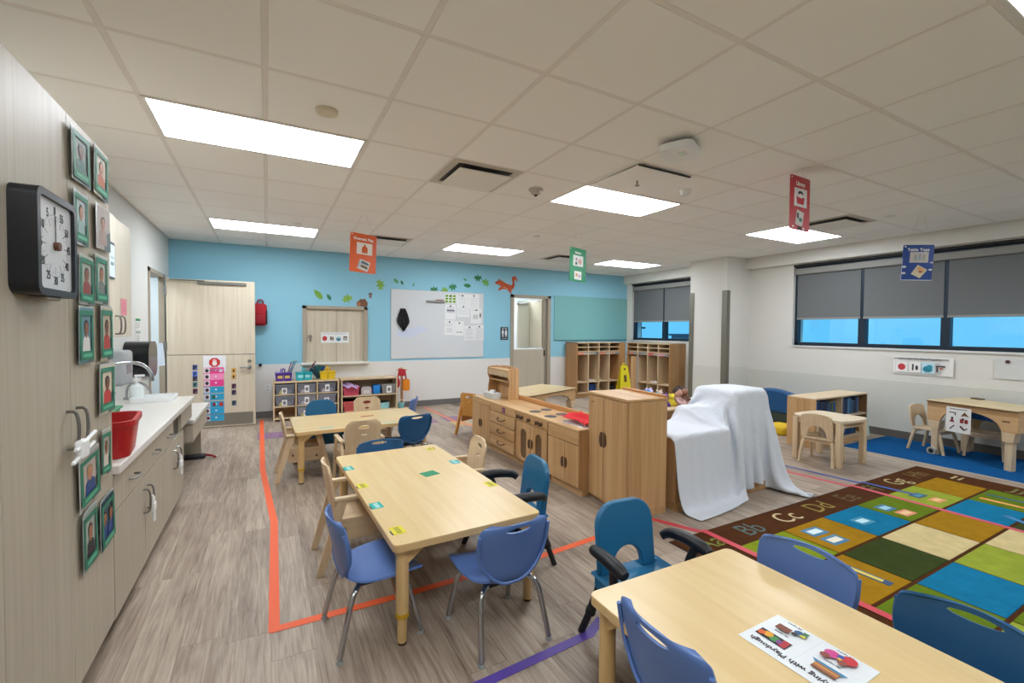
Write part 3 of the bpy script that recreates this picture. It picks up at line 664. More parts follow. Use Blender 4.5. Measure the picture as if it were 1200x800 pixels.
prints('doodles', pc, .3, .19, [('#b8a6c2', ell(u, v, .04, .05, 9)) for u, v in ((.2, .3), (.35, .7), (.52, .42), (.66, .75), (.8, .35), (.85, .8), (.15, .8))]+[('#4a4a55', rectp(u, v, u+.09, v+.02)) for u, v in ((.3, .5), (.6, .55), (.72, .2), (.42, .18))])
pcl = thing('pencil', 'orange pencil standing in the green basket', 'pencil', (-.78, 3.02, .83), 0, rx=-8); part('shaft', MB().cyl((0, 0, 0), (0, 0, .17), .007, n=6), mat('#d79a35', .5), pcl); part('tip', MB().cyl((0, 0, .17), (0, 0, .195), .007, .001, 6), mat('#e3c49a'), pcl)
fc = thing('gooseneck_faucet', 'large chrome gooseneck faucet on the counter', 'faucet', (-1.08, 4.16, .79))
part('spout', MB().tube([(0, 0, 0), (0, 0, .24), (.04, .02, .33), (.15, .08, .36), (.25, .14, .33), (.29, .16, .25), (.29, .16, .2)], .013, 10), CHROME, fc)
part('base', MB().lathe([(.04, 0), (.038, .015), (.02, .03), (.016, .06)]), CHROME, fc)
part('lever', MB().tube([(0, .0, .05), (.04, .1, .07), (.06, .17, .12)], .008, 8), CHROME, fc)
sp = thing('soap_bottle', 'clear white pump bottle of soap by the faucet', 'soap bottle', (-.97, 4.72, .79))
part('bottle', MB().lathe([(.045, 0), (.05, .01), (.05, .1), (.042, .125), (.018, .135), (.018, .15)]), mat('#dfe6e6', .15, 0, 0), sp); part('pump', MB().cyl((0, 0, .15), (0, 0, .2), .007).box(-.012, .055, -.012, .012, .2, .218, .004), WHITEP, sp, False)
tr_ = thing('sink_tray', 'shallow white sink tray at the far end of the counter', 'tray', (-.86, 4.70, .791))
part('rim', MB().prism(rrect(-.13, .16, -.14, .14, .03), 0, .035, 'xy', holes=[rrect(-.11, .14, -.12, .12, .03)]).box(-.12, .15, -.13, .13, 0, .008), WHITEP, tr_, False)
f2 = thing('small_faucet', 'small chrome arched faucet over the white sink tray', 'faucet', (-1.06, 4.83, .79))
part('spout', MB().tube([(0, 0, 0), (0, 0, .1), (.05, -.01, .15), (.13, -.02, .13), (.17, -.03, .06)], .009, 8), CHROME, f2); part('base', MB().lathe([(.026, 0), (.024, .012), (.012, .02)]), CHROME, f2)
pd = thing('soap_dispenser', 'grey wall dispenser under the wall cabinet', 'dispenser', (XL+.003, 5.0, .90)); part('cover', MB().box(0, .16, -.15, .15, 0, .3, .03, 3), mat('#a9adb0', .35), pd); part('window', MB().box(.158, .163, -.08, .08, .1, .2), mat('#6d7377', .2), pd, False)
usb_ = thing('underside_shadow_block', 'dark block for underside shadow and an unclear item below the wall cabinet', 'shadow block', (XL+.003, 3.1, 1.12)); part('case', MB().box(0, .3, -.3, .3, 0, .21, .01), mat('#17181b', .4), usb_, False); part('side_patch', MB().box(.1, .28, .3, .303, .03, .18), mat('#3a3d42', .5), usb_, False); part('door', MB().box(.3, .315, -.28, .2, .02, .19, .004), mat('#0f1012', .2), usb_, False)  # added block: the cabinet's underside shadow plus an unclear object, as dark colour
pt = thing('towel_dispenser', 'glossy black rounded paper towel dispenser on the left wall', 'dispenser', (XL+.003, 5.72, .90)); part('cover', MB().prism(rrect(-.2, .2, 0, .36, .12, 6), 0, .2, 'yz'), mat('#101114', .2), pt)
part('paper_tongue', MB().box(.12, .125, -.1, .1, -.06, .02), WHITE, pt, False)
for z, lab, c in ((1.38, 'white sign with green header above the towel dispenser', '#1c8a57'), (1.245, 'white instruction sheet under the green header sign', '#9aa7a2')):
    q = thing('wall_sheet', lab, 'notice', (XL+.003, 6.12, z), 90); part('sheet', MB().box(-.11, .11, -.001, 0, 0, .125), PAPER, q, False); prints('writing', q, .22, .125, [(c, rectp(.05, .72, .95, .95))]+[('#6f7b78', rectp(.1, .12+.14*k, .85, .17+.14*k)) for k in range(4)])
bs = thing('blue_brochure', 'blue and white sheet leaning beside the towel dispenser', 'notice', (XL+.085, 6.45, .95), 60, rx=-6); part('sheet', MB().box(-.15, .15, -.002, 0, 0, .27), mat('#cfdcea', .5), bs, False); prints('writing', bs, .3, .27, [('#5b8ed0', rectp(.1, .1, .9, .75)), ('#e7eef6', rectp(.2, .2, .8, .3)), ('#3467b4', rectp(.2, .4, .6, .6))])
sw = thing('light_switch', 'small white switch plate beside the hallway door', 'switch', (XL+.003, 6.35, 1.05), 90); part('plate', MB().box(-.04, .04, -.006, 0, 0, .12, .003), WHITEP, sw, False); part('toggle', MB().box(-.01, .01, -.014, -.006, .045, .075, .002), WHITEP, sw, False)
dst = thing('red_dustpan', 'small dark and red brush lying on the floor by the cabinets', 'brush', (-.70, 5.75, 0)); part('pan', MB().box(-.1, .1, -.06, .06, 0, .035, .008), mat('#20222a', .5), dst, False); part('handle', MB().tube([(.1, 0, .025), (.16, -.05, .03), (.2, -.12, .02)], .012, 8), mat('#9a2426', .5), dst)
# cards and chart on the lower door leaf
DY = 7.425
def door_card(lab, xc, z0, w_, h_, col, shapes, cat='card'):
    t = thing('door_card', lab, cat, (xc, 7.455-.0235-(xc-XL-.035)*math.tan(R(4))-.0012, z0), -4); part('sheet', MB().box(-w_/2, w_/2, -.001, 0, 0, h_), mat(col, .55), t, False)
    prints('picture', t, w_, h_, shapes); return t
door_card('white card with red stop sign hand on the door', -.655, .79, .27, .225, '#e6e6ea', [('#c32b2e', ell(.5, .57, .26, .3, 8, math.pi/8)), ('#f2e6e4', ell(.5, .5, .11, .14, 10)), ('#f2e6e4', rectp(.42, .5, .46, .74)), ('#f2e6e4', rectp(.48, .5, .52, .78)), ('#f2e6e4', rectp(.54, .5, .58, .74)), ('#8a8a90', rectp(.2, .06, .8, .1))], 'sign')
PK, BL_ = '#e8559b', '#2a9fca'
rows = [(.685, '#ee3f92', 0), (.60, '#f58fbe', 1), (.51, '#e9418f', 2), (.415, BL_, 3), (.315, BL_, 4), (.21, BL_, 5), (.12, '#25a0d0', 6), (.02, '#2a9fca', 7)]
rnames = ['topmost pink', 'pale pink second', 'deep pink third', 'blue fourth', 'blue fifth', 'blue sixth', 'blue seventh', 'blue lowest']
for (z, c, k), nm in zip(rows, rnames):
    sh = [('#ded4dc', rectp(.02, .1, .3, .92)), ('#3a2c34', ell(.16, .5, .09, .3, 9)), ('#e9e3ee', ell(.6, .55, .05, .14, 8))]
    if k in (0, 4): sh.append(('#d7d2e2' if k == 0 else '#235c3f', ell(.85 if k == 0 else .48, .5, .1, .3, 9)))
    if k == 5: sh += [('#7a1f35', ell(.5, .5, .09, .34, 9)), ('#b3242f', ell(.85, .5, .11, .34, 9))]
    if k == 7: sh.append(('#5b2b3a', ell(.2, .5, .1, .28, 9)))
    door_card('%s strip of the schedule chart on the door' % nm, -.665, z+.075, .24, .088, c, sh, 'schedule card')
for x, z, c, lab in ((-.885, .80, '#2b3f7e', 'dark blue topmost sticker left of the chart'), (-.885, .71, '#3f6bd0', 'bright blue second sticker left of the chart'), (-.885, .645, '#3b3346', 'dark third sticker left of the chart'), (-.885, .56, '#3d7a7c', 'teal fourth sticker left of the chart'), (-.885, .47, '#5c2440', 'maroon lowest sticker left of the chart'),
                  (-.425, .74, '#d9a53a', 'yellow upper sticker right of the chart'), (-.425, .655, '#d49f38', 'yellow lower sticker right of the chart'), (-.425, .52, '#5d2744', 'maroon sticker right of the chart'), (-.425, .43, '#39304c', 'dark purple sticker right of the chart'), (-.425, .28, '#3d5566', 'blue grey lowest sticker right of the chart')):
    t = door_card(lab+' on the door', x, z+.02, .055, .07, c, [('#1d1a24', ell(.45, .5, .2, .3, 8)), ('#8fa3cf', rectp(.6, .2, .8, .4))], 'sticker')

# ================================================================== TABLES
def table(lab, x, y, w_, d_, h, rz, topm):
    t = thing('activity_table', lab, 'table', (x, y, 0), rz, 'maple activity tables')
    part('tabletop', MB().prism(rrect(-w_/2+.002, w_/2-.002, -d_/2+.002, d_/2-.002, .028, 6), h-.003, h, 'xy'), topm, t, False)
    part('edge_band', MB().prism(rrect(-w_/2, w_/2, -d_/2, d_/2, .03, 6), h-.032, h-.003, 'xy'), mat('#d3b27e', .4), t, False)
    for sx in (-1, 1):
        for sy in (-1, 1):
            cx_, cy_ = sx*(w_/2-.05), sy*(d_/2-.05)
            lg = part('leg', MB().cyl((cx_, cy_, .14), (cx_, cy_, h-.032), .029, n=18), TABLELEG, t)
            part('leg_extension', MB().cyl((cx_, cy_, .012), (cx_, cy_, .15), .022, n=16), TABLELEG, lg)
            part('collar', MB().cyl((cx_, cy_, .125), (cx_, cy_, .145), .0305, n=18), mat('#c79a22', .5), lg)
            part('foot', MB().cyl((cx_, cy_, 0), (cx_, cy_, .014), .02, n=16), mat('#4a2f22', .6), lg)
            part('bracket', MB().prism([(cx_, h-.032), (cx_-sx*.11, h-.032), (cx_-sx*.09, h-.05), (cx_, h-.12)], cy_-.02, cy_+.02).prism([(cy_, h-.032), (cy_-sy*.11, h-.032), (cy_-sy*.09, h-.05), (cy_, h-.12)], cx_-.02, cx_+.02, 'yz'), TABLELEG, lg, False)
    return t
table('maple table in the middle with coloured name stickers', .838, 2.672, .765, 1.545, .47, 1.6, TABLETOP)
table('maple table in the right foreground with picture placemat', 1.372, .475, .755, 1.52, .47, -1.0, TABLETOP)
table('maple table farther back before the bin shelves', .83, 4.735, 1.25, .79, .48, 1.2, TABLETOPX)
# ================================================================== CHAIRS (front = local +y)
def surf(fn, nu, nv, th, hole=None, holes=None):
    """thickened grid surface fn(u,v) with u,v in 0..1; hole = (u,v,ru,rv) ellipse(s)"""
    bm = bmesh.new(); G = {}
    hs = holes or ([hole] if hole else [])
    uv = {}
    for i in range(nu+1):
        for j in range(nv+1): uv[i, j] = [i/nu, j/nv]
    dead = set()
    for (cu, cv, ru, rv) in hs:
        ins = set()
        for i in range(nu):
            for j in range(nv):
                a, b = (i+.5)/nu, (j+.5)/nv
                if ((a-cu)/ru)**2+((b-cv)/rv)**2 < 1: ins.add((i, j))
        dead |= ins
        bv = {}
        for i, j in ins:
            for p in ((i, j), (i+1, j), (i, j+1), (i+1, j+1)): bv[p] = 1
        for p in bv:
            qs = [(p[0]-1, p[1]-1), (p[0], p[1]-1), (p[0]-1, p[1]), (p[0], p[1])]
            if all(q in ins for q in qs): continue
            a, b = uv[p]; t = math.atan2((b-cv)/rv, (a-cu)/ru); uv[p] = [cu+ru*math.cos(t), cv+rv*math.sin(t)]
    for k, (u, v) in uv.items(): G[k] = bm.verts.new(fn(u, v))
    for i in range(nu):
        for j in range(nv):
            if (i, j) in dead: continue
            bm.faces.new((G[i, j], G[i+1, j], G[i+1, j+1], G[i, j+1]))
    for v in [v for v in bm.verts if not v.link_faces]: bm.verts.remove(v)
    bmesh.ops.recalc_face_normals(bm, faces=bm.faces[:])
    bmesh.ops.solidify(bm, geom=bm.faces[:], thickness=th)
    bmesh.ops.recalc_face_normals(bm, faces=bm.faces[:])
    return bm
def interp(P, t):
    n = len(P)-1; x = min(max(t, 0), .99999)*n; i = int(x); f = x-i
    p0, p1, p2, p3 = P[max(i-1, 0)], P[i], P[i+1], P[min(i+2, n)]
    return tuple(.5*((2*b)+(-a+c)*f+(2*a-5*b+4*c-d)*f*f+(-a+3*b-3*c+d)*f**3) for a, b, c, d in zip(p0, p1, p2, p3))
def sheetpart(name, bm, m, par, ang=50):
    me = bpy.data.meshes.new(name); bm.to_mesh(me); bm.free()
    for p in me.polygons: p.use_smooth = True
    me.set_sharp_from_angle(angle=R(ang)); return link(name, me, m, par)
# blue shell chair on chrome legs: v runs from the front edge over the seat and up the back; (y, z, half width)
PR = [(.185, .272, .13), (.17, .288, .165), (.10, .294, .178), (.0, .288, .178), (-.09, .284, .152), (-.145, .296, .112), (-.168, .335, .122), (-.180, .40, .160), (-.195, .47, .178), (-.208, .53, .176), (-.214, .563, .162), (-.216, .576, .12)]
def shellfn(u, v):
    y, z, hw = interp(PR, v); s = 2*u-1; x = s*hw
    k = abs(s)**2.2
    q = min(1, max(0, (v-.40)/.34)); q = q*q*(3-2*q)
    y += .042*k*q; z += .018*k*(1-q)
    return (x, y, z)
def make_shell(lab, m_):
    t = thing('shell_chair', lab, 'chair', (0, 0, 0), 0, 'blue shell chairs')
    sheetpart('shell', surf(shellfn, 22, 50, .009, hole=(.5, .865, .19, .032)), m_, t, 75)
    # rim that runs round the foot of the back
    part('back_rim', MB().tube([tuple(Vector(shellfn((s+1)/2, v))+Vector((0, -.007, -.003))) for s, v in [(-1, .84), (-1, .72), (-1, .62), (-.85, .53), (-.45, .465), (0, .45), (.45, .465), (.85, .53), (1, .62), (1, .72), (1, .84)]], .0075, 6, 2), m_, t)
    part('under_frame', MB().box(-.1, .1, -.1, .1, .262, .275).tube([(-.09, -.09, .268), (-.09, .1, .268)], .011, 8).tube([(.09, -.09, .268), (.09, .1, .268)], .011, 8), mat('#24262a', .4), t, False)
    for sx in (-1, 1):
        for sy in (-1, 1):
            if sy < 0: pts = [(sx*.06, -.07, .262), (sx*.11, -.10, .272), (sx*.147, -.135, .25), (sx*.158, -.16, .15), (sx*.172, -.192, .016)]
            else: pts = [(sx*.07, .06, .262), (sx*.11, .09, .27), (sx*.14, .115, .245), (sx*.155, .135, .15), (sx*.168, .17, .016)]
            lg = part('leg', MB().tube(pts, .0125, 10, 3), CHROME, t)
            x, y, z = pts[-1]
            part('glide', MB().cyl((x, y, 0), (x, y, .014), .015, .013, 12).cyl((x, y, .014), (x, y, .024), .009, .009, 10), mat('#aab0b2', .3, .3), lg)
    return t
sc0 = make_shell('periwinkle shell chair at the near left side of the middle table', BLUEP)
sc0.location = (.44, 2.125, 0); sc0.rotation_euler.z = R(-86)
def shellc(lab, x, y, rz, m_=BLUEP): return dup(sc0, (x, y, 0), rz, lab, mats={'shell': m_, 'back_rim': m_})
shellc('periwinkle shell chair at the near end of the middle table', .945, 1.845, 2)
shellc('dark blue shell chair peeking over the far end of the middle table', .78, 3.33, 182, DKBLUEP).scale = (1, 1, .93)
shellc('dark blue shell chair at the near right corner of the farther table', 1.235, 4.38, 12, NAVYP)
shellc('periwinkle shell chair at the right end of the farther table', 1.42, 5.36, 62, BLUEP)
shellc('periwinkle shell chair at the left side of the foreground table', 1.16, .885, -92, BLUEP)
shellc('periwinkle shell chair between foreground table and alphabet rug, farther one', 1.66, .945, 91, BLUEP)
shellc('dark blue shell chair between foreground table and alphabet rug, nearer one', 1.67, .49, 91, NAVYP)
shellc('navy shell chair under the arch table behind the play kitchen', 3.56, 5.73, 202, NAVYP).scale = (1, 1, .9)
shellc('blue shell chair at the right end of the sensory table', 6.92, 1.22, -8, mat('#1f4f96', .4))
# teal moulded armchair with black arms and legs
def make_arm(lab):
    t = thing('moulded_armchair', lab, 'chair', (0, 0, 0), 0, 'blue armchairs with black arms')
    out = rrect(-.162, .162, .25, .595, .11, 7)
    # arch cut-out at the foot of the back
    poly = [p for p in out]; 
    i0 = next(k for k, p in enumerate(poly) if p[1] < .38 and p[0] < 0)
    left = [p for p in out if p[0] < 0 and p[1] > .4]; right = [p for p in out if p[0] > 0 and p[1] > .4]
    arch = [(.085*math.cos(R(a)), .30+.085*math.sin(R(a))) for a in range(0, 181, 15)]
    poly = right + left + [(-.162, .27), (-.085, .27)] + arch[::-1] + [(.085, .27), (.162, .27)]
    mb = MB(Matrix.Translation((0, -.165, 0)) @ Matrix.Translation((0, 0, .27)) @ Matrix.Rotation(R(7), 4, 'X') @ Matrix.Translation((0, 0, -.27)))
    mb.prism(poly, -.022, .012)
    o = part('backrest', mb, TEALP, t)
    bv = o.modifiers.new('bevel', 'BEVEL'); bv.width = .006; bv.segments = 2; bv.limit_method = 'ANGLE'; bv.angle_limit = R(50)
    def seatfn(u, v):
        s, q = 2*u-1, 2*v-1; hw = .19-.012*q*0
        rr = max(abs(s), abs(q)); z = .262+.03*max(0, (rr-.72)/.28)**1.6
        x = s*.19; y = q*.185
        return (x, y, z)
    sheetpart('seat', surf(seatfn, 16, 16, .012), TEALP, t)
    part('seat_skirt', MB().prism(rrect(-.192, .192, -.188, .188, .04, 5), .17, .285, 'xy', holes=[rrect(-.180, .180, -.176, .176, .035, 5)]), TEALP, t, True)
    for sx in (-1, 1):
        a = part('armrest', MB().tube([(sx*.20, -.155, .40), (sx*.222, -.13, .425), (sx*.234, -.02, .437), (sx*.236, .07, .43), (sx*.234, .10, .42)], [.02, .025, .029, .03, .022], 12, 3), BLACKP, t)
        part('arm_post', MB().tube([(sx*.2, -.0, .25), (sx*.212, .0, .34), (sx*.232, .03, .425)], .02, 10, 2).box(sx*.2-.02, sx*.2+.02, -.03, .03, .22, .28, .004), BLACKP, a)
        for sy in (-1, 1):
            p0, p1 = (sx*.165, sy*.14, .26), (sx*.225, sy*.215, .0)
            lg = part('leg', MB().cyl((p0[0]*.98+p1[0]*.02, p0[1], p0[2]), (sx*.2, sy*.18, .105), .021, .021, 10), BLACKP, t)
            part('leg_extension', MB().cyl((sx*.196, sy*.176, .125), (p1[0], p1[1], 0), .0165, .0165, 10).cyl((sx*.196, sy*.176, .125), (sx*.2, sy*.182, .1), .024, .024, 10), BLACKP, lg)
    return t
ac0 = make_arm('teal blue moulded armchair with black arms at the foreground table'); ac0.location = (1.50, 1.405, 0); ac0.rotation_euler.z = R(176)
dup(ac0, (1.325, 2.43, 0), 84, 'teal blue moulded armchair with black arms right of the middle table')
dup(ac0, (.53, 5.25, 0), 178, 'teal blue armchair behind the farther table, before the bins')
# maple armchair with A-frame legs
def make_wood(lab):
    t = thing('maple_armchair', lab, 'chair', (0, 0, 0), 0, 'pale maple armchairs')
    def bf(u, v):
        s = 2*u-1; z = .27+v*.335; hw = .155
        if v > .8: hw = .155-.05*((v-.8)/.2)**2.4
        if v < .12: hw = .155-.02*(1-v/.12)**2
        return (s*hw, -.155-.055*v+.022*s*s, z)
    sheetpart('backrest', surf(bf, 22, 26, .013, holes=[(.5, .82, .16, .05), (.5, .62, .09, .028)]), PALEZ, t)
    part('seat', MB().box(-.152, .152, -.15, .17, .255, .275, .006, 2), PALEY, t)
    for sx in (-1, 1):
        part('side_panel', MB().box(sx*.158-.008, sx*.158+.008, -.14, .17, .17, .30, .003), PALEY, t, False)
        part('armrest', MB().box(sx*.176-.02, sx*.176+.02, -.155, .15, .41, .435, .009, 2), PALEY, t)
        for sy, top, bot in ((-1, -.11, -.235), (1, .12, .225)):
            a = Vector((sx*.176, top, .415)); b = Vector((sx*.18, bot, 0))
            mb = MB(); d = (b-a); wv = Vector((0, .024, 0)); tv = Vector((.011, 0, 0))
            A = [mb.bm.verts.new(a+q*wv*1.15+r*tv) for q, r in ((-1, -1), (1, -1), (1, 1), (-1, 1))]; B = [mb.bm.verts.new(b+q*wv*.8+r*tv) for q, r in ((-1, -1), (1, -1), (1, 1), (-1, 1))]
            mb.bm.faces.new(A); mb.bm.faces.new(B[::-1])
            for k in range(4): mb.bm.faces.new((A[k], B[k], B[(k+1) % 4], A[(k+1) % 4]))
            part('leg', mb, PALEZ, t, False)
    part('bolts', MB().cyl((.166, -.1, .24), (.19, -.1, .24), .008).cyl((-.166, -.1, .24), (-.19, -.1, .24), .008).cyl((.166, .1, .22), (.19, .1, .22), .008).cyl((-.166, .1, .22), (-.19, .1, .22), .008), DARKM, t)
    return t
wc0 = make_wood('pale maple armchair at the left side of the middle table'); wc0.location = (.49, 2.865, 0); wc0.rotation_euler.z = R(-90)
dup(wc0, (.30, 4.66, 0), -90, 'pale maple armchair at the left end of the farther table')
dup(wc0, (.735, 4.20, 0), 3, 'pale maple armchair with slotted back at the near side of the farther table')
dup(wc0, (1.20, 2.99, 0), 86, 'pale maple armchair between the middle table and play kitchen')
dup(wc0, (1.03, 5.16, 0), 181, 'pale maple armchair at the far side of the farther table')
# bentwood chair with an arched opening in the back
def make_bent(lab, m1=PALEZ, m2=PALEY):
    t = thing('bentwood_chair', lab, 'chair', (0, 0, 0), 0, 'bentwood chairs by the window')
    outl = [(-.145, .28), (-.15, .40), (-.14, .5)]+[(.14*math.cos(R(a)), .51+.035*math.sin(R(a))) for a in range(165, 14, -15)]+[(.14, .5), (.15, .40), (.145, .28), (.095, .28)]+[(.088*math.cos(R(a)), .32+.095*math.sin(R(a))) for a in range(0, 181, 18)]+[(-.095, .28)]
    mb = MB(Matrix.Translation((0, -.14, .28)) @ Matrix.Rotation(R(9), 4, 'X') @ Matrix.Translation((0, 0, -.28))); mb.prism(outl, -.008, .008)
    part('backrest', mb, m1, t)
    part('seat', MB().prism(rrect(-.155, .155, -.15, .15, .05, 5), .265, .283, 'xy'), m2, t)
    part('seat_rail', MB().box(-.13, .13, -.125, -.105, .23, .265).box(-.13, .13, .105, .125, .23, .265), m2, t, False)
    for sx in (-1, 1):
        for sy in (-1, 1): part('leg', MB().tube([(sx*.10, sy*.08, .268), (sx*.125, sy*.112, .255), (sx*.142, sy*.13, .2), (sx*.155, sy*.172, 0)], [.013, .017, .018, .014], 8, 2), m1, t)
    return t
bc0 = make_bent('pale bentwood chair with its back to the camera at the small table'); bc0.location = (5.30, 2.61, 0); bc0.rotation_euler.z = R(-82)
dup(bc0, (6.98, 2.24, 0), 172, 'pale bentwood chair at the left end of the sensory table')
dup(bc0, (7.21, 1.85, 0), 95, 'pale bentwood chair behind the sensory table by the wall')
orc = dup(wc0, (2.52, 5.50, 0), -62, 'orange stained wooden armchair by the left end of the play kitchen', mats={k: ORANGEWOOD for k in ('backrest', 'seat', 'side_panel', 'armrest', 'leg')})
del orc['group']; orc.scale = (1, 1, .93)

# ================================================================== PLAY KITCHEN
KX, KB, KH = 2.31, 2.70, .57
def handle_pair(par, y, z, h=.075):
    for s in (-1, 1):
        pass
def oval_pull(par, y, z, s):
    mb = MB(); pts = [(KX-.012, y+s*.006)]
    mb.prism([(y+s*.004, z-.045)]+[(y+s*(.004+.024*math.sin(R(a))), z-.045*math.cos(R(a))) for a in range(15, 180, 15)]+[(y+s*.004, z+.045)], KX-.024, KX-.012, 'yz')
    return part('door_pull', mb, mat('#5c4330', .5), par, False)
def unit(lab, y0, y1, name):
    t = thing(name, lab, 'play kitchen unit', (0, 0, 0), 0, 'play kitchen units in a row')
    part('body', MB().box(KX, KB, y0+.002, y1-.002, .07, KH-.022), MAPLE, t, False)
    part('plinth', MB().box(KX+.03, KB, y0+.002, y1-.002, 0, .07), MAPLEY, t, False)
    return t
u = unit('play cupboard with two narrow doors at the left end', 4.66, 5.17, 'play_cupboard')
part('rail', MB().box(KX-.012, KX, 4.662, 5.168, .50, KH-.022, .002), MAPLEY, u, False)
for a, b, s in ((4.665, 4.912, 1), (4.918, 5.165, -1)):
    d = part('door', MB().box(KX-.012, KX, a, b, .075, .495, .002), MAPLE, u, False); oval_pull(d, 4.915+(-.012 if s > 0 else .012), .27, -s)
u = unit('play drawer unit with three drawers and purple sticker', 4.05, 4.65, 'play_drawer_unit')
part('rail', MB().box(KX-.012, KX, 4.052, 4.648, .475, KH-.022, .002), MAPLEY, u, False)
for z0, z1 in ((.345, .47), (.212, .337), (.08, .205)):
    d = part('drawer', MB().box(KX-.022, KX, 4.06, 4.64, z0, z1, .006, 2), MAPLEY, u, True)
    part('drawer_pull', MB().tube([(KX-.02, 4.27, (z0+z1)/2+.012), (KX-.05, 4.28, (z0+z1)/2), (KX-.055, 4.35, (z0+z1)/2-.012), (KX-.05, 4.42, (z0+z1)/2), (KX-.02, 4.43, (z0+z1)/2+.012)], .008, 8, 2), mat('#7a5a3c', .5), d)
u = unit('play stove with knobs and two arched oven windows', 3.45, 4.04, 'play_stove')
part('knob_rail', MB().box(KX-.012, KX, 3.452, 4.038, .47, KH-.022, .002), MAPLEY, u, False)
for y in (3.98, 3.91, 3.77, 3.62, 3.55): part('knob', MB().cyl((KX-.012, y, .51), (KX-.034, y, .51), .019, .016, 12).box(KX-.044, KX-.03, y-.005, y+.005, .492, .528), mat('#4f3a2a', .5), u, True)
for a, b, s in ((3.455, 3.742, 1), (3.748, 4.035, -1)):
    c = (a+b)/2+.005*s
    win = [(c-.055, .13), (c+.055, .13), (c+.055, .35)]+[(c+.055*math.cos(R(q)), .35+.055*math.sin(R(q))) for q in range(15, 180, 15)]+[(c-.055, .35)]
    win = [(c+.055*math.cos(R(q)), .35+.05*math.sin(R(q))) for q in range(0, 181, 15)]+[(c+.055*math.cos(R(q)), .15+.05*math.sin(R(q))) for q in range(180, 361, 15)]
    d = part('door', MB().prism([(a, .075), (b, .075), (b, .465), (a, .465)], KX-.012, KX, 'yz', holes=[win]), MAPLE, u, False)
    part('oven_window', MB().prism(win, KX-.003, KX-.001, 'yz'), mat('#6b4e33', .15), d, False)
    oval_pull(d, 3.745-.012*s, .275, -s)
u = unit('play sink unit with two plain doors next to the fridge', 2.975, 3.44, 'play_sink_unit')
part('rail', MB().box(KX-.012, KX, 2.977, 3.438, .44, KH-.022, .002), MAPLEY, u, False)
for a, b, s in ((2.98, 3.177, 1), (3.183, 3.435, -1)):
    d = part('door', MB().box(KX-.012, KX, a, b, .075, .432, .002), MAPLE, u, False); oval_pull(d, 3.18-.012*s, .25, -s)
wt = thing('play_worktop', 'long maple play kitchen worktop with four black burners', 'worktop')
part('slab', MB().box(KX-.008, KB, 2.978, 5.175, KH-.022, KH, .004), MAPLEY, wt, False)
part('back_lip', MB().box(KB-.022, KB, 2.978, 5.175, KH, KH+.05, .004), mat('#c8925a', .45), wt, False)
for x, y in ((2.42, 3.86), (2.58, 3.90), (2.42, 3.58), (2.58, 3.62)): part('burner', MB().lathe([(.062, 0), (.06, .002)], (x, y, KH), 28), mat('#3f4043', .5), wt, False)
part('sink_bowl', MB().prism(rrect(2.37, 2.63, 3.0, 3.34, .03), KH, KH+.006, 'xy', holes=[rrect(2.385, 2.615, 3.015, 3.325, .03)]).box(2.385, 2.615, 3.015, 3.325, KH-.001, KH+.001), WHITEP, wt, False)
pstk = thing('purple_sticker', 'small purple square label on the play drawer unit', 'sticker', (KX-.0125, 4.32, .487), -90); part('sheet', MB().box(-.035, .035, -.0012, 0, 0, .06), mat('#6a2f6a', .5), pstk, False); prints('mark', pstk, .07, .06, [('#b0788f', ell(.5, .5, .25, .3, 10))])
rt_ = thing('red_dish_cloth', 'bright red folded dish cloth lying in the play sink', 'cloth', (2.50, 3.19, KH+.007))
bm_ = surf(lambda u, v: ((u-.5)*.24+.02*math.sin(7*v), (v-.5)*.36, .02+.035*math.sin(3.1*u)*math.sin(3.1*v)+.012*math.sin(11*u+3*v)+.03*v), 18, 18, .006); sheetpart('cloth', bm_, mat('#cf1420', .8, 0, .2, 60), rt_)
hu = thing('play_hutch', 'maple play hutch with scalloped front on the worktop', 'hutch', (0, 0, KH))
prof_ = [(2.53, 0), (2.53, .12), (2.545, .20), (2.52, .27), (2.52, .345), (2.54, .365), (2.66, .375), (2.67, .365), (2.67, 0)]
for y in (4.64, 5.18): part('side_panel', MB().prism(prof_, y-.009, y+.009), MAPLE, hu, False)
part('back_panel', MB().prism([(4.65, 0), (5.17, 0), (5.17, .35), (5.1, .375), (4.91, .388), (4.72, .375), (4.65, .35)], 2.655, 2.668, 'yz'), MAPLE, hu, False)
part('shelf', MB().box(2.545, 2.655, 4.65, 5.17, .2, .215), MAPLEY, hu, False); part('top_board', MB().box(2.52, 2.655, 4.65, 5.17, .335, .35), MAPLEY, hu, False)
part('valance', MB().prism([(4.65, .335)]+[(4.65+.52*k/24, .275-.012*abs(math.sin(math.pi*k/6))) for k in range(25)]+[(5.17, .335)], 2.523, 2.533, 'yz'), PALEY, hu, False)
tb = thing('tissue_box', 'white patterned tissue box before the play hutch', 'tissue box', (2.43, 4.86, KH), 5)
part('box', MB().box(-.06, .06, -.11, .11, 0, .07, .003), mat('#cfd2d0', .6, 0, 0, 40, .2), tb, False); bm_ = surf(lambda u, v: ((u-.5)*.05+.012*math.sin(9*v), (v-.5)*.1, .07+.035*math.sin(math.pi*u)*(1-.5*abs(v-.5))), 8, 10, .003); sheetpart('tissue', bm_, WHITE, tb)
cap = thing('black_lid', 'small dark round lid at the left end of the worktop', 'coaster', (2.56, 5.12, KH)); part('disc', MB().lathe([(.04, 0), (.036, .012)]), mat('#2c2622', .5), cap)  # a black lid, modelled as a flat disc
fr = thing('play_fridge', 'tall maple play fridge with two doors beside the sheet', 'play fridge', (2.36, 2.46, 0), -6)
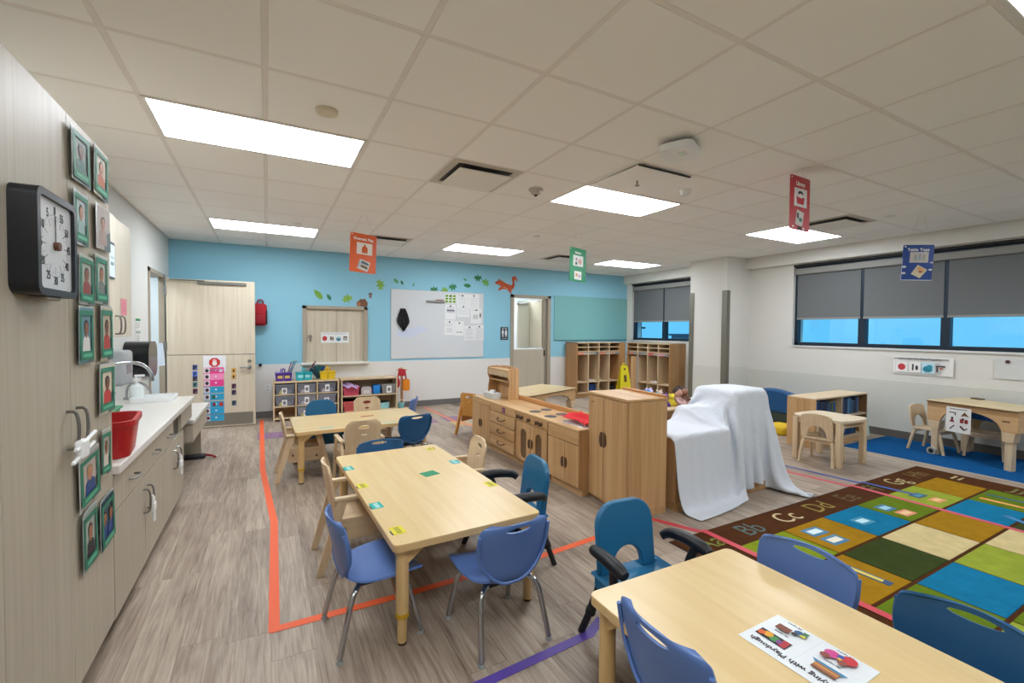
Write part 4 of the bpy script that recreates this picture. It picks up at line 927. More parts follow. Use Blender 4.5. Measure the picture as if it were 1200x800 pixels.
# local: x into depth, y along the front from the near corner
FH, FW, FD = .895, .52, .36
part('body', MB().box(.0, FD, 0, FW, .05, FH-.02), MAPLE, fr, False)
part('plinth', MB().box(.02, FD-.0, .0, FW, 0, .05), MAPLE, fr, False)
part('top_board', MB().box(-.014, FD+.005, -.006, FW+.006, FH-.022, FH, .004), MAPLEY, fr, False)
part('top_lip', MB().box(FD-.03, FD, 0, FW, FH, FH+.018), mat('#c8925a', .45), fr, False)
for a, b, s in ((.004, .30, 1), (.305, FW-.004, -1)):
    d = part('door', MB().box(-.014, 0, a, b, .035, FH-.03, .002), MAPLE, fr, False)
    y = .3025-.013*s
    part('door_pull', MB().prism([(y, .47)]+[(y-s*.03*math.sin(R(q)), .53-.06*math.cos(R(q))) for q in range(15, 180, 15)]+[(y, .59)], -.026, -.014, 'yz'), mat('#5c4330', .5), d, False)
part('maker_badge', MB().box(-.0155, -.014, .44, .475, .81, .82), mat('#8a6a45', .5), fr, False)
# ================================================================== SHEET over two hidden pieces of furniture
sheet_boxes = [((2.80, 3.44), (2.40, 2.86), .585), ((3.54, 4.00), (2.42, 2.84), .885), ((3.30, 3.53), (2.70, 2.84), .72)]
bsd = thing('covered_shelf', 'low wooden shelf unit hidden under the white sheet', 'shelf', (0, 0, 0))
part('body', MB().box(2.81, 3.41, 2.41, 2.85, .06, .575), MAPLE, bsd, False); part('plinth', MB().box(2.80, 3.43, 2.385, 2.86, 0, .06), MAPLEX, bsd, False); part('back_rest', MB().box(3.31, 3.42, 2.71, 2.83, .575, .71), MAPLE, bsd, False)
bsd2 = thing('covered_cabinet', 'taller wooden unit with base rail under the white sheet', 'cabinet', (0, 0, 0))
part('body', MB().box(3.55, 3.99, 2.43, 2.83, .10, .875), mat('#6b2a38', .6), bsd2, False); part('base_rail', MB().box(3.44, 4.06, 2.385, 2.86, 0, .075, .004), MAPLEX, bsd2, False)
def drape():
    NX, NY = 92, 76; Wd, dy0 = 1.93, 1.80/75
    us = np.linspace(0, Wd, NX); vs = np.arange(NY)*dy0; Hd = 1.80
    prof = np.array([(2.765, .62), (3.40, .62), (3.54, .93), (4.02, .93), (4.34, .14)]); L_ = np.r_[0, np.cumsum(np.hypot(*np.diff(prof, axis=0).T))]
    px, pz = np.interp(us, L_, prof[:, 0]), np.interp(us, L_, prof[:, 1])
    P = np.zeros((NX, NY, 3)); P[..., 0] = px[:, None]; P[..., 2] = pz[:, None]
    P[..., 1] = np.interp(us, [0, .65, 1.0, 1.5, Wd], [1.71, 1.80, 1.68, 1.74, 2.06])[:, None]+vs[None, :]
    rng = np.random.RandomState(4); P[..., 2] += rng.rand(NX, NY)*.006
    V = np.zeros_like(P); dx, dy = Wd/(NX-1), Hd/(NY-1); dd = math.hypot(dx, dy)
    def con(A, B, L0, k):
        d = B-A; l = np.linalg.norm(d, axis=-1, keepdims=True)+1e-9; c = d*(l-L0)/l*.5*k; A += c; B -= c
    def solve():
        for s in (0, 1):
            con(P[s:-1:2][:len(P[s+1::2])], P[s+1::2], dx, .98); con(P[:, s:-1:2][:, :P[:, s+1::2].shape[1]], P[:, s+1::2], dy, .98)
        for s in (0, 1):
            n = min(P[s:-1:2].shape[0], P[s+1::2].shape[0])
            con(P[s:-1:2][:n, :-1], P[s+1::2][:n, 1:], dd, .35); con(P[s:-1:2][:n, 1:], P[s+1::2][:n, :-1], dd, .35)
        for s in range(4):
            a = P[s:-2:4]; b = P[s+2::4]; n = min(len(a), len(b)); con(a[:n], b[:n], 2*dx, .12)
            a = P[:, s:-2:4]; b = P[:, s+2::4]; n = min(a.shape[1], b.shape[1]); con(a[:, :n], b[:, :n], 2*dy, .12)
    boxes = sheet_boxes+[((2.30, 2.745), (2.37, 2.96), .93)]
    for it in range(230):
        V[..., 2] -= .0011; V *= .975
        O = P.copy(); P += V
        for _ in range(7):
            solve()
            for (bx, by, bz) in boxes:
                m_ = .012
                ins = (P[..., 0] > bx[0]-m_) & (P[..., 0] < bx[1]+m_) & (P[..., 1] > by[0]-m_) & (P[..., 1] < by[1]+m_) & (P[..., 2] < bz+m_)
                if not ins.any(): continue
                q = P[ins]; o = O[ins]
                pen = np.stack([bz+m_-q[:, 2], q[:, 0]-bx[0]+m_, bx[1]+m_-q[:, 0], q[:, 1]-by[0]+m_, by[1]+m_-q[:, 1]], 1)
                k = pen.argmin(1); r = np.arange(len(k))
                top = k == 0
                q[top, 2] = bz+m_; q[top, 0] = o[top, 0]*.9+q[top, 0]*.1; q[top, 1] = o[top, 1]*.9+q[top, 1]*.1
                q[k == 1, 0] = bx[0]-m_; q[k == 2, 0] = bx[1]+m_; q[k == 3, 1] = by[0]-m_; q[k == 4, 1] = by[1]+m_
                P[ins] = q
            fl_ = P[..., 2] < .012
            P[fl_, 2] = .012; P[fl_, 0] = O[fl_, 0]*.8+P[fl_, 0]*.2; P[fl_, 1] = O[fl_, 1]*.8+P[fl_, 1]*.2
        V = P-O
    return P
P_ = drape(); NX, NY = P_.shape[:2]
me = bpy.data.meshes.new('cloth'); 
me.from_pydata(P_.reshape(-1, 3).tolist(), [], [(i*NY+j, (i+1)*NY+j, (i+1)*NY+j+1, i*NY+j+1) for i in range(NX-1) for j in range(NY-1)])
for p in me.polygons: p.use_smooth = True
sheet = link('white_sheet', me, cloth_mat('#dbe0e8')); tag(sheet, 'large white bed sheet draped over furniture beside the play fridge', 'sheet')
md = sheet.modifiers.new('sub', 'SUBSURF'); md.levels = 1; md.render_levels = 1
md = sheet.modifiers.new('thick', 'SOLIDIFY'); md.thickness = .003
# ================================================================== ARCH AND SENSORY TABLES
def arch_panel(L, z0, zt, leg, rise):
    """board with an arched cut: L long, legs 'leg' wide hanging to z0, arch up to rise below the top"""
    n = 14; a0, a1 = -L/2+leg, L/2-leg
    pts = [(-L/2, zt), (-L/2, z0), (a0, z0)]
    pts += [(a0+(a1-a0)*k/n, z0+(rise-z0)*math.sin(math.pi*k/n)**.45) for k in range(1, n)]
    return pts+[(a1, z0), (L/2, z0), (L/2, zt)]
def arch_table(name, lab, x, y, rz, L, D, h, z0, rise, under=None):
    t = thing(name, lab, 'table', (x, y, 0), rz)
    part('tabletop', MB().box(-L/2, L/2, -D/2, D/2, h-.018, h, .004), wood('#cbb07f', '#dcc597', 'X', .4, .3, .6, .08), t, False)
    part('top_edge', MB().box(-L/2-.002, L/2+.002, -D/2-.002, D/2+.002, h-.02, h-.010), mat('#6b5038', .5), t, False)
    for s in (-1, 1):
        part('apron', MB().prism(arch_panel(L, z0, h-.018, .12, rise), s*(D/2-.03)-.011, s*(D/2-.03)+.011), MAPLEX, t, False)
        part('end_apron', MB().prism(arch_panel(D-.09, z0, h-.018, .08, rise), s*(L/2-.012)-.01, s*(L/2-.012)+.01, 'yz'), MAPLEY, t, False)
    for sx in (-1, 1):
        for sy in (-1, 1):
            cx_, cy_ = sx*(L/2-.07), sy*(D/2-.06)
            lg = part('leg', MB().box(cx_-.032, cx_+.032, cy_-.032, cy_+.032, 0, z0+.02, .006), PALEZ, t)
            part('leg_block', MB().prism([(cx_-.04, z0-.1), (cx_+.04, z0-.1), (cx_+.055, z0), (cx_-.055, z0)], cy_-.044, cy_+.044), PALEZ, lg, False)
    return t
at = arch_table('arch_table', 'maple table with arched apron behind the play kitchen', 3.41, 5.43, 22, 1.19, .64, .55, .36, .485)
part('under_tray', MB().box(-.5, .5, -.26, .26, .47, .50), mat('#6d6a66', .6), at, False)
stt = arch_table('sensory_table', 'wooden arched table with wheels and picture sign on the blue rug', 6.985, 1.80, -104, .78, .60, .635, .40, .555)
part('under_tub', MB().box(-.30, .30, -.20, .14, .47, .6, .02), mat('#1c4a86', .4), stt, False)
for sy in (-1, 1): 
    wl = part('wheel', MB().cyl((-.33, sy*.285-.02*sy, .045), (-.33, sy*.285+.015*sy, .045), .045, n=20), mat('#b8b2a6', .5), stt); part('hub', MB().cyl((-.33, sy*.285-.022*sy, .045), (-.33, sy*.285+.018*sy, .045), .026, n=16), mat('#22252a', .5), wl)
part('maker_badge', MB().box(.27, .33, -.284, -.282, .50, .515), mat('#6f5232', .5), stt, False)
part('corner_clip', MB().box(-.3, -.2, .26, .32, .635, .65).box(.22, .34, .24, .32, .635, .652), mat('#5d4a37', .5), stt, False)
sg = thing('picture_sign', 'white picture sign with six drawings hanging on the sensory table', 'sign', (6.69, 1.945, .315), -104)
part('sheet', MB().box(-.11, .11, -.004, 0, 0, .275), PAPER, sg, False)
R6, K6 = '#8f2a2e', '#33302f'
prints('drawings', sg, .22, .275, [('#8d8d92', rectp(.15, .91, .85, .945)), ('#55504c', rectp(.12, .76, .4, .8)), ('#55504c', rectp(.35, .68, .4, .78)), ('#6d4a34', [(.6, .66), (.75, .85), (.95, .66), (.78, .7)]),
       ('#2a2526', ell(.26, .55, .05, .06)), (R6, [(.15, .4), (.37, .4), (.3, .5), (.2, .5)]), (R6, rectp(.58, .4, .72, .56)), (R6, ell(.83, .48, .08, .09)), ('#4e3540', ell(.7, .56, .05, .05)),
       (K6, [(.15, .12), (.19, .1), (.38, .27), (.34, .29)]), ('#57343c', [(.56, .25), (.62, .3), (.78, .17), (.72, .12)]), (K6, [(.72, .14), (.75, .11), (.9, .2), (.87, .23)]), ('#c9c9cf', rectp(.49, .05, .495, .88)), ('#c9c9cf', rectp(.05, .61, .95, .614)), ('#c9c9cf', rectp(.05, .34, .95, .344))], -.0045)
# small table
sm = thing('small_table', 'small pale maple table with waisted top before the bookshelf', 'table', (5.44, 2.61, 0), -2)
tp = []
for k in range(48):
    a = 2*math.pi*k/48; c, s = math.cos(a), math.sin(a); q = .5
    x_, y_ = .285*math.copysign(abs(c)**q, c), .275*math.copysign(abs(s)**q, s)
    x_ *= 1-.09*(1-min(1, abs(y_)/.2)**2)*(abs(x_) > .15); tp.append((x_, y_))
part('tabletop', MB().prism(tp, .468, .492, 'xy'), wood('#d8c3a2', '#e6d5b8', 'Y', .3, .4, .8, .08), sm)
part('frame', MB().box(-.24, .24, -.23, -.2, .41, .468).box(-.24, .24, .2, .23, .41, .468).box(-.24, -.21, -.23, .23, .41, .468).box(.21, .24, -.23, .23, .41, .468), PALEX, sm, False)
for sx in (-1, 1):
    for sy in (-1, 1):
        x, y = sx*.225, sy*.215
        lg = part('leg', MB().box(x-.03, x+.03, y-.027, y+.027, 0, .47, .008, 2), PALEZ, sm)
        part('corner_gusset', MB().prism([(x, .468), (x-sx*.14, .468), (x-sx*.06, .42), (x-sx*.03, .34), (x, .33)], y-.02, y+.02), PALEZ, lg, False)
# bookshelf with books
bk = thing('bookshelf', 'low maple bookshelf with open cubbies beside the blue sofa', 'bookshelf', (6.42, 3.10, 0), 0)
bx0, bx1, by0, by1 = -.62, .62, -.165, .165
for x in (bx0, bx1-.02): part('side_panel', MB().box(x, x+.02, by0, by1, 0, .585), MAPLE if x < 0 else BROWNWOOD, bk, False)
part('top_board', MB().box(bx0, bx1, by0, by1, .585, .605, .003), PALEX, bk, False)
part('back_panel', MB().box(bx0+.02, bx1-.02, by1-.012, by1, .04, .585), MAPLEX, bk, False)
part('plinth', MB().box(bx0+.02, bx1-.02, by0+.005, by1, 0, .06), MAPLEX, bk, False)
for z in (.06, .33): part('shelf', MB().box(bx0+.02, bx1-.02, by0, by1-.012, z, z+.018), PALEX, bk, False)
for x in (-.02,): part('divider', MB().box(x, x+.018, by0, by1-.012, .06, .585), PALEZ, bk, False)
rn = random.Random(5); bcol = ['#16335f', '#1b3f72', '#122a4c', '#27528c', '#1d3b62', '#3d6da0', '#0f2340', '#2a5a80']
bn = 0; ordw = ['first', 'second', 'third', 'fourth', 'fifth', 'sixth', 'seventh', 'eighth', 'ninth', 'tenth', 'eleventh', 'twelfth']
for (x0, x1, z, nm) in ((-.58, -.1, .348, 'upper left cubby'), (.02, .5, .348, 'upper right cubby'), (-.58, -.1, .078, 'lower left cubby'), (.02, .42, .078, 'lower right cubby')):
    x = x0; k = 0
    while x < x1 and k < 11:
        th = .03+rn.random()*.022; hh = .16+rn.random()*.06; c = bcol[rn.randrange(8)]
        if nm == 'upper left cubby' and k == 9: c = '#5f7a2a'
        if nm == 'upper right cubby' and k == 5: c = '#4f88b8'
        bb = thing('book', '%s book, %s from the left in the %s of the bookshelf' % ({'#5f7a2a': 'olive green', '#4f88b8': 'light blue', '#3d6da0': 'mid blue', '#27528c': 'mid blue', '#2a5a80': 'slate blue'}.get(c, 'dark blue'), ordw[k], nm), 'book', (6.42+x+th/2, 3.10-.03, z+.0005), 0, 'books in the low bookshelf')
        part('cover', MB().box(-th/2+.001, th/2-.001, -.09, .09, 0, hh, .003), mat(c, .5), bb, False); part('pages', MB().box(-th/2+.004, th/2-.004, -.08, .092, hh-.004, hh+.0008), mat('#cfcabd', .8), bb, False)
        x += th+.003; k += 1
gp = thing('mint_paper', 'pale mint sheet leaning at the right end of the bookshelf', 'paper', (7.13, 3.02, .001), -20, rx=-8); part('sheet', MB().box(-.05, .12, -.002, 0, 0, .36), mat('#b8d6cf', .6), gp, False)
gl2 = thing('clear_jar', 'clear plastic jar beneath the small table on the chair seat', 'jar', (5.30, 2.58, .284)); part('jar', MB().lathe([(.05, 0), (.055, .02), (.055, .09), (.045, .105)]), mat('#a99a90', .15), gl2); part('lid', MB().lathe([(.048, .105), (.046, .12)]), mat('#8f8f95', .4), gl2)
# blue sofa
so = thing('blue_sofa', 'dark blue vinyl child sofa with rounded back by the column', 'sofa', (6.98, 4.02, 0), 90)
SOF = mat('#0d4a7c', .38, 0, .1, 60)
part('base', MB().box(-.42, .42, -.28, .26, .03, .2, .02, 2), mat('#2a3a2c', .5), so); part('seat_cushion', MB().box(-.30, .30, -.29, .17, .2, .31, .035, 3), SOF, so)
bp_ = [(-.42, .2), (-.42, .40)]+[(-.42+.84*k/16, .42+.13*math.sin(math.pi*k/16)**.7) for k in range(1, 16)]+[(.42, .40), (.42, .2)]
o = part('back', MB().prism(bp_, .14, .28), SOF, so); bv = o.modifiers.new('bevel', 'BEVEL'); bv.width = .03; bv.segments = 3
for s in (-1, 1): part('arm', MB().box(s*.36-.085, s*.36+.085, -.30, .2, .1, .42, .06, 3), SOF, so)
yb = thing('yellow_cushion', 'small bright yellow cushion on the floor by the sofa', 'cushion', (6.28, 3.62, 0)); part('pad', MB().box(-.16, .16, -.14, .14, 0, .13, .04, 3), mat('#e0b91e', .7), yb)

# ================================================================== LOCKERS
def lockers(lab, x, y, rz, Wd, grp, tagcols, side_m, cell):
    t = thing('cubby_lockers', lab, 'lockers', (x, y, 0), rz, grp)
    D, Hh = .40, 1.15; sw_ = .15
    # front faces local -y, x from 0 to Wd
    part('side_panel', MB().box(0, .022, 0, D, 0, Hh), LOCKER, t, False); part('side_panel', MB().box(Wd-.022, Wd, 0, D, 0, Hh), LOCKER, t, False)
    part('back_panel', MB().box(.022, Wd-.022, D-.012, D, 0, Hh), LOCKER, t, False); part('top_board', MB().box(0, Wd, 0, D, Hh-.018, Hh), PALEX, t, False); part('plinth', MB().box(.022, Wd-.022, .02, D, 0, .07), LOCKER, t, False)
    for z in (.07, .30, .95, 1.04): part('shelf', MB().box(.022, Wd-.022, .004, D-.012, z, z+.016), PALEX, t, False)
    cw = (Wd-.044)/4
    for k in range(1, 4): part('divider', MB().box(.022+cw*k-.009, .022+cw*k+.009, 0, D-.012, .07, Hh-.018), PALEZ, t, False)
    for k in range(4):
        xa, xb = .022+cw*k+.009, .022+cw*(k+1)-.009; c = (xa+xb)/2
        part('scallop', MB().prism([(xa, .95), (xa, .865)]+[(xa+(xb-xa)*q/10, .865+.045*math.sin(math.pi*q/10)) for q in range(1, 10)]+[(xb, .865), (xb, .95)], .03, .042), LOCKER, t, False)
        part('name_strip', MB().box(xa+.005, c+.03, .0, .03, .895, .935), mat(tagcols[k], .6), t, False); part('name_strip', MB().box(c+.03, xb-.005, .0, .03, .895, .935), mat(tagcols[4+k], .6), t, False)
        part('hook', MB().tube([(c, D-.012, .84), (c, D-.06, .83), (c, D-.07, .85)], .006, 6, 1), DARKM, t)
    return t
lockers('maple cubby lockers standing against the blue wall', 5.68, 7.45, 0, 1.19, 'cubby lockers', ['#e0937a', '#b5b0a8', '#df8f74', '#c9a58f', '#b8b3aa', '#6f7a80', '#b9b4ab', '#8d8f90'], LOCKER, 0)
lockers('maple cubby lockers standing under the back window', 7.04, 7.42, -90, 1.19, 'cubby lockers', ['#c98d80', '#8d8f92', '#d06a70', '#d09aa4', '#a59f98', '#9a9a98', '#a8a7a0', '#8d8a88'], LOCKER, 0)
pl_ = thing('locker_pillar', 'wooden corner filler panel between the two locker units', 'panel', (6.89, 7.46, 0)); part('panel', MB().box(0, .13, 0, .02, 0, 1.15), LOCKER, pl_, False)
sdp = thing('window_side_panel', 'tall maple board at the right end of the window lockers', 'panel', (7.04, 6.21, 0)); part('panel', MB().box(0, .41, -.012, .008, 0, 1.15), LOCKER, sdp, False)
q = thing('blue_cloth', 'blue cloth in the lower cubby of the wall lockers', 'cloth', (6.12, 7.6, .087)); part('cloth', MB().box(-.1, .12, -.1, .1, 0, .17, .03, 2), mat('#1c3f78', .8), q)
q = thing('grey_shirt', 'folded pale grey cloth on a shelf of the wall lockers', 'cloth', (6.13, 7.6, .317)); part('cloth', MB().box(-.1, .1, -.1, .1, 0, .03, .01), mat('#cbc6c2', .8), q)
q = thing('dark_bag', 'dark bag in the lowest right cubby of the wall lockers', 'bag', (6.70, 7.62, .087)); part('bag', MB().box(-.11, .11, -.12, .12, 0, .12, .04, 2), mat('#1b1a1c', .7), q)
q = thing('pale_cloth', 'white cloth on the middle shelf of the window lockers', 'cloth', (7.22, 6.68, .317)); part('cloth', MB().box(-.12, .12, -.12, .12, 0, .035, .012), mat('#d8cfca', .8), q)
# wet floor sign
wf = thing('wet_floor_sign', 'yellow folding floor sign standing in front of the lockers', 'floor sign', (6.42, 6.85, 0), -12)
YEL = mat('#dfcf1c', .5)
for s in (-1, 1):
    mb = MB(Matrix.Rotation(R(9*s), 4, 'X')); mb.M = Matrix.Translation((0, 0, .70)) @ Matrix.Rotation(R(9*s), 4, 'X') @ Matrix.Translation((0, 0, -.70))
    mb.prism([(-.155, 0), (.155, 0), (.075, .66), (.05, .70), (-.05, .70), (-.075, .66)], s*.004-.006, s*.004+.006); part('panel', mb, YEL, wf, False)
part('grip', MB().tube([(-.03, 0, .69), (-.03, 0, .735), (.03, 0, .735), (.03, 0, .69)], .012, 8, 1), YEL, wf)
mbp = MB(); mbp.M = Matrix.Translation((0, 0, .70)) @ Matrix.Rotation(R(-9), 4, 'X') @ Matrix.Translation((0, 0, -.70)); mbp.box(-.03, .03, -.014, -.0125, .36, .5).box(-.02, .02, -.014, -.0125, .60, .64)
part('pictogram', mbp, mat('#5d4a18', .6), wf, False)
dv = thing('divider_panel', 'upright wooden panel with grey face beside the yellow floor sign', 'panel', (5.39, 5.5, 0))
part('post', MB().box(-.06, .05, 0, .03, 0, .98, .004), MAPLE, dv, False); part('grey_edge', MB().box(.05, .075, 0, .05, 0, .97), mat('#9aa0a6', .4), dv, False); part('foot', MB().box(-.06, .05, -.15, .2, 0, .03), MAPLEY, dv, False)
# toy bench behind the fridge with plush toys and a doll's bed cover
tbn = thing('toy_bench', 'open wooden toy bench with white cloth behind the play fridge', 'bench', (4.42, 3.92, .0), 6)
part('top_board', MB().box(-.68, .68, -.2, .2, .46, .48, .003), PALEX, tbn, False); part('end_panel', MB().box(-.68, -.66, -.2, .2, 0, .46), MAPLE, tbn, False); part('end_panel', MB().box(.66, .68, -.2, .2, 0, .46), MAPLE, tbn, False)
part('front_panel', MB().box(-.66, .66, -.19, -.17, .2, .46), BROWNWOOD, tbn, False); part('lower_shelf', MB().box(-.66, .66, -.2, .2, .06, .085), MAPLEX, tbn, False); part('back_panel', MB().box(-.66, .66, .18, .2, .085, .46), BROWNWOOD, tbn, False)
wc2 = thing('white_blanket', 'white blanket hanging over the edge of the toy bench', 'blanket', (4.55, 3.83, .481), 6)
o = sheetpart('cloth', surf(lambda u, v: ((u-.5)*.16, -.06-.09*min(1, v*2)-.012 if v < .5 else -.165-.004*math.sin(8*u), .006+.006*math.sin(9*u) if v < .5 else .006-(v-.5)*.36), 10, 14, .006), WHITE, wc2)
wc3 = thing('white_towel', 'crumpled white cloth at the right end of the toy bench', 'cloth', (4.93, 3.98, .481), 6)
o = sheetpart('cloth', surf(lambda u, v: ((u-.5)*.4, (v-.5)*.2, .006+(.05*math.sin(3.1*v)+.10*max(0, .5-u))*(.6+.4*math.sin(9*u+4*v))*math.sin(3.14*u)**.5), 18, 12, .005), WHITE, wc3)
def plush(lab, x, y, z, c1, c2, s=1.0, ears=True, cat='soft toy', nm='plush_toy'):
    t = thing(nm, lab, cat, (x, y, z)); F_ = mat(c1, .9, 0, .4, 120); G_ = mat(c2, .9, 0, .4, 120)
    part('body', MB().sph((0, 0, .055*s), .06*s, 1.05, .9, .95).sph((-.05*s, -.03*s, .03*s), .028*s).sph((.05*s, -.03*s, .03*s), .028*s), F_, t)
    h = part('head', MB().sph((0, -.01*s, .14*s), .046*s, 1.05, 1, .95), G_, t)
    if ears: part('ears', MB().sph((-.036*s, 0, .18*s), .017*s).sph((.036*s, 0, .18*s), .017*s), G_, h)
    part('eyes', MB().sph((-.016*s, -.052*s, .15*s), .006*s, n=8).sph((.016*s, -.052*s, .15*s), .006*s, n=8).sph((0, -.055*s, .134*s), .008*s, n=8), BLACK, h); return t
TZ = .4805
plush('bright blue soft toy at the left of the toy bench', 3.97, 3.86, TZ, '#1f86c6', '#2a95d6', 1.15)
plush('turquoise soft toy next to the bright blue one', 4.12, 3.86, TZ, '#45b3cf', '#6ac4dc', .95)
plush('pale lilac soft toy behind the turquoise one', 4.19, 4.03, TZ, '#b3a4d6', '#c3b6e0', 1.1)
plush('deep purple soft toy in the middle of the toy bench', 4.27, 3.85, TZ, '#57309c', '#6a3fb2', .85)
plush('pale pink soft toy beside the purple one', 4.36, 4.02, TZ, '#d7a9ac', '#dcc0ae', .95)
plush('yellow soft toy beside the dolls', 4.40, 3.86, TZ, '#d9c52d', '#e2d040', .8)
def doll(lab, x, y, z, skin, cloth_, rz):
    t = thing('doll', lab, 'doll', (x, y, z), rz); S = mat(skin, .45)
    part('head', MB().sph((0, 0, .15), .055, 1, 1, 1.08).sph((0, -.05, .142), .012, n=8).sph((-.055, 0, .145), .012, n=8).sph((.055, 0, .145), .012, n=8), S, t)
    part('body', MB().tube([(0, 0, .0), (0, .0, .05), (0, 0, .11)], [.055, .06, .03], 12, 1).tube([(-.04, 0, .09), (-.08, -.04, .05), (-.07, -.08, .03)], [.02, .018, .014], 8, 1).tube([(.04, 0, .09), (.08, -.04, .05), (.07, -.08, .03)], [.02, .018, .014], 8, 1).tube([(-.03, -.02, .03), (-.04, -.09, .025), (-.04, -.14, .02)], [.026, .022, .018], 8, 1).tube([(.03, -.02, .03), (.04, -.09, .025), (.04, -.14, .02)], [.026, .022, .018], 8, 1), mat(cloth_, .7), t)
    part('hair', MB().sph((0, .012, .165), .055, 1, 1, .95), mat('#3a2a22', .8), t); return t
doll('pale doll sitting nearest the fridge top on the toy bench', 4.53, 3.88, TZ, '#c79a88', '#c9a2a0', 20)
doll('brown doll sitting right of the pale doll', 4.66, 3.90, TZ, '#93624c', '#7d5a48', -15)
doll('dark doll leaning behind the brown doll', 4.74, 4.02, TZ, '#6f4a3a', '#5a4138', 30)

# ================================================================== BACK SHELVES WITH BINS
BWX, BWY = PALEX, 7.46
s1 = thing('bin_shelf', 'maple shelf with nine bin openings under the hatch', 'shelf', (.07, BWY, 0))
Ws, Hs, Ds = .93, .595, .36
for x in (0, .30, .60, Ws-.02): part('upright', MB().box(x, x+.02, 0, Ds, 0, Hs-.02), PALEZ, s1, False)
for z in (.03, .21, .39): part('shelf', MB().box(.02, Ws-.02, .0, Ds, z, z+.015), PALEX, s1, False)
part('top_board', MB().box(-.005, Ws+.005, -.005, Ds, Hs-.02, Hs), PALEX, s1, False); part('back_panel', MB().box(0, Ws, Ds, Ds+.01, 0, Hs-.02), MAPLEX, s1, False)
CLR = mat('#8c8f96', .2); cl_i = None
def clear_bin(lab, x, z, tint, has):
    global cl_i
    t = thing('clear_bin', lab, 'bin', (x, BWY+.012, z), 0, 'clear bins in the bin shelf')
    mb = MB(); mb.prism([(-.115, 0), (.115, 0), (.13, .145), (-.13, .145)], 0, .3); part('tub', mb, mat(tint, .25), t, False)
    part('rim', MB().box(-.137, .137, -.006, .31, .138, .147, .003), mat('#a9acb2', .25), t, False)
    sh = [('#b9b06a' if has == 2 else '#a7a3a8', [(.1, .05), (.75, .05), (.6, .4), (.2, .45)]), ('#75788a', ell(.7, .3, .2, .2))]
    if has: sh += [('#e6e6e4', rectp(.36, .1, .66, .9) if has == 1 else rectp(.3, .05, .62, .7)), ('#77757c', ell(.51 if has == 1 else .46, .48 if has == 1 else .38, .1, .22))]
    prints('label_card', t, .22, .135, sh); return t
for x, z, c, has, lab in ((.09+.075, .405, '#6b6e78', 2, 'clear bin in the top left opening, yellowish contents'), (.09+.375, .405, '#74747c', 1, 'clear bin in the top middle opening of the bin shelf'), (.09+.672, .405, '#66676f', 1, 'clear bin in the top right opening of the bin shelf'),
                      (.09+.075, .225, '#6f727b', 2, 'clear bin in the second row, left opening'), (.09+.375, .225, '#84828a', 1, 'clear bin in the second row, middle opening'), (.09+.672, .225, '#7b7984', 2, 'clear bin in the second row, right opening'),
                      (.09+.375, .045, '#8c8a94', 2, 'clear bin in the bottom row, middle opening'), (.09+.672, .045, '#787781', 0, 'clear bin in the bottom row, right opening')):
    clear_bin(lab, .07+x-.005, z, c, has)
# handled caddies of markers on top
def caddy(lab, x, c, y=BWY+.18, label_c=None):
    t = thing('caddy', lab, 'caddy', (x, y, Hs+.001)); m_ = mat(c, .4)
    mb = MB()
    for s in (-1, 1): mb.prism([(s*.055-.05, 0), (s*.055+.05, 0), (s*.06+.058, .12), (s*.06-.056, .12)], -.09, .09)
    part('cups', mb, m_, t, False); part('rim', MB().box(-.12, .12, -.098, .098, .112, .124, .003), m_, t, False)
    part('handle', MB().tube([(-.015, 0, .1), (-.02, 0, .17), (.0, 0, .185), (.02, 0, .17), (.015, 0, .1)], .009, 8, 2), m_, t)
    if label_c: prints('label', t, .2, .12, [(label_c, rectp(.08, .35, .42, .7)), (label_c, rectp(.58, .35, .92, .7)), ('#9bb5bd', rectp(.14, .48, .36, .54)), ('#9bb5bd', rectp(.64, .48, .86, .54))], -.092)
    return t
caddy('purple two part caddy of pencils on the bin shelf', .215, '#4f2a8c', label_c='#d8b93a'); caddy('turquoise two part caddy of pencils on the bin shelf', .50, '#1fa5ae', label_c='#9fe0e6'); caddy('yellow two part caddy on the bin shelf', .845, '#d8b51c')
def stick(lab, x, dx, c, h=.22, dy=0, cat='pencil', th=.008, w_=None, nm='pencil'):
    t = thing(nm, lab, cat, (x, BWY+.18+dy, Hs+.06), 0); a = (0, 0, 0); b = (dx, .03, h)
    if w_:
        part('handle', MB().tube([a, b], [.012, .012], 6), mat(c, .5), t); part('blade', MB().tube([(dx*.3, .01, h*.3), b], [w_, w_*.9], 4), mat(c, .5), t, False)
    else: part('shaft', MB().cyl(a, b, th, n=6), mat(c, .5), t); part('tip', MB().cyl(b, (b[0]*1.08, b[1]*1.08, b[2]*1.08), th, .001, 6), mat('#d8c4a0', .6), t)
    return t
stick('dark blue marker leaning from the purple caddy', .27, .10, '#233a66', .24); stick('teal marker leaning from the purple caddy', .29, .11, '#3b7c94', .24, .03); stick('maroon marker leaning from the purple caddy', .26, .07, '#5c2f52', .22, .05)
stick('short lilac pencil in the purple caddy', .16, .02, '#8066b5', .12); stick('white pencil in the purple caddy', .13, -.01, '#cfc8dc', .1); 
stick('red scissors handle in the turquoise caddy', .56, .09, '#7a2f3a', .2); stick('maroon long brush in the turquoise caddy', .58, .10, '#4c2440', .23, .04); stick('pale aqua stick in the turquoise caddy', .47, .0, '#a8e2e4', .15)
fan = thing('paint_fan', 'dark teal fan of paddles between turquoise and yellow caddies', 'paddles', (.72, BWY+.16, Hs+.001))
for k, c in enumerate(('#0f2e3c', '#11424a', '#0f5a5a', '#173a6a')):
    a = R(-38+20*k); part('paddle', MB(Matrix.Translation((0, k*.012, .02)) @ Matrix.Rotation(a, 4, 'Y')).box(-.028, .028, -.004, .004, 0, .2, .003), mat(c, .4), fan, False)
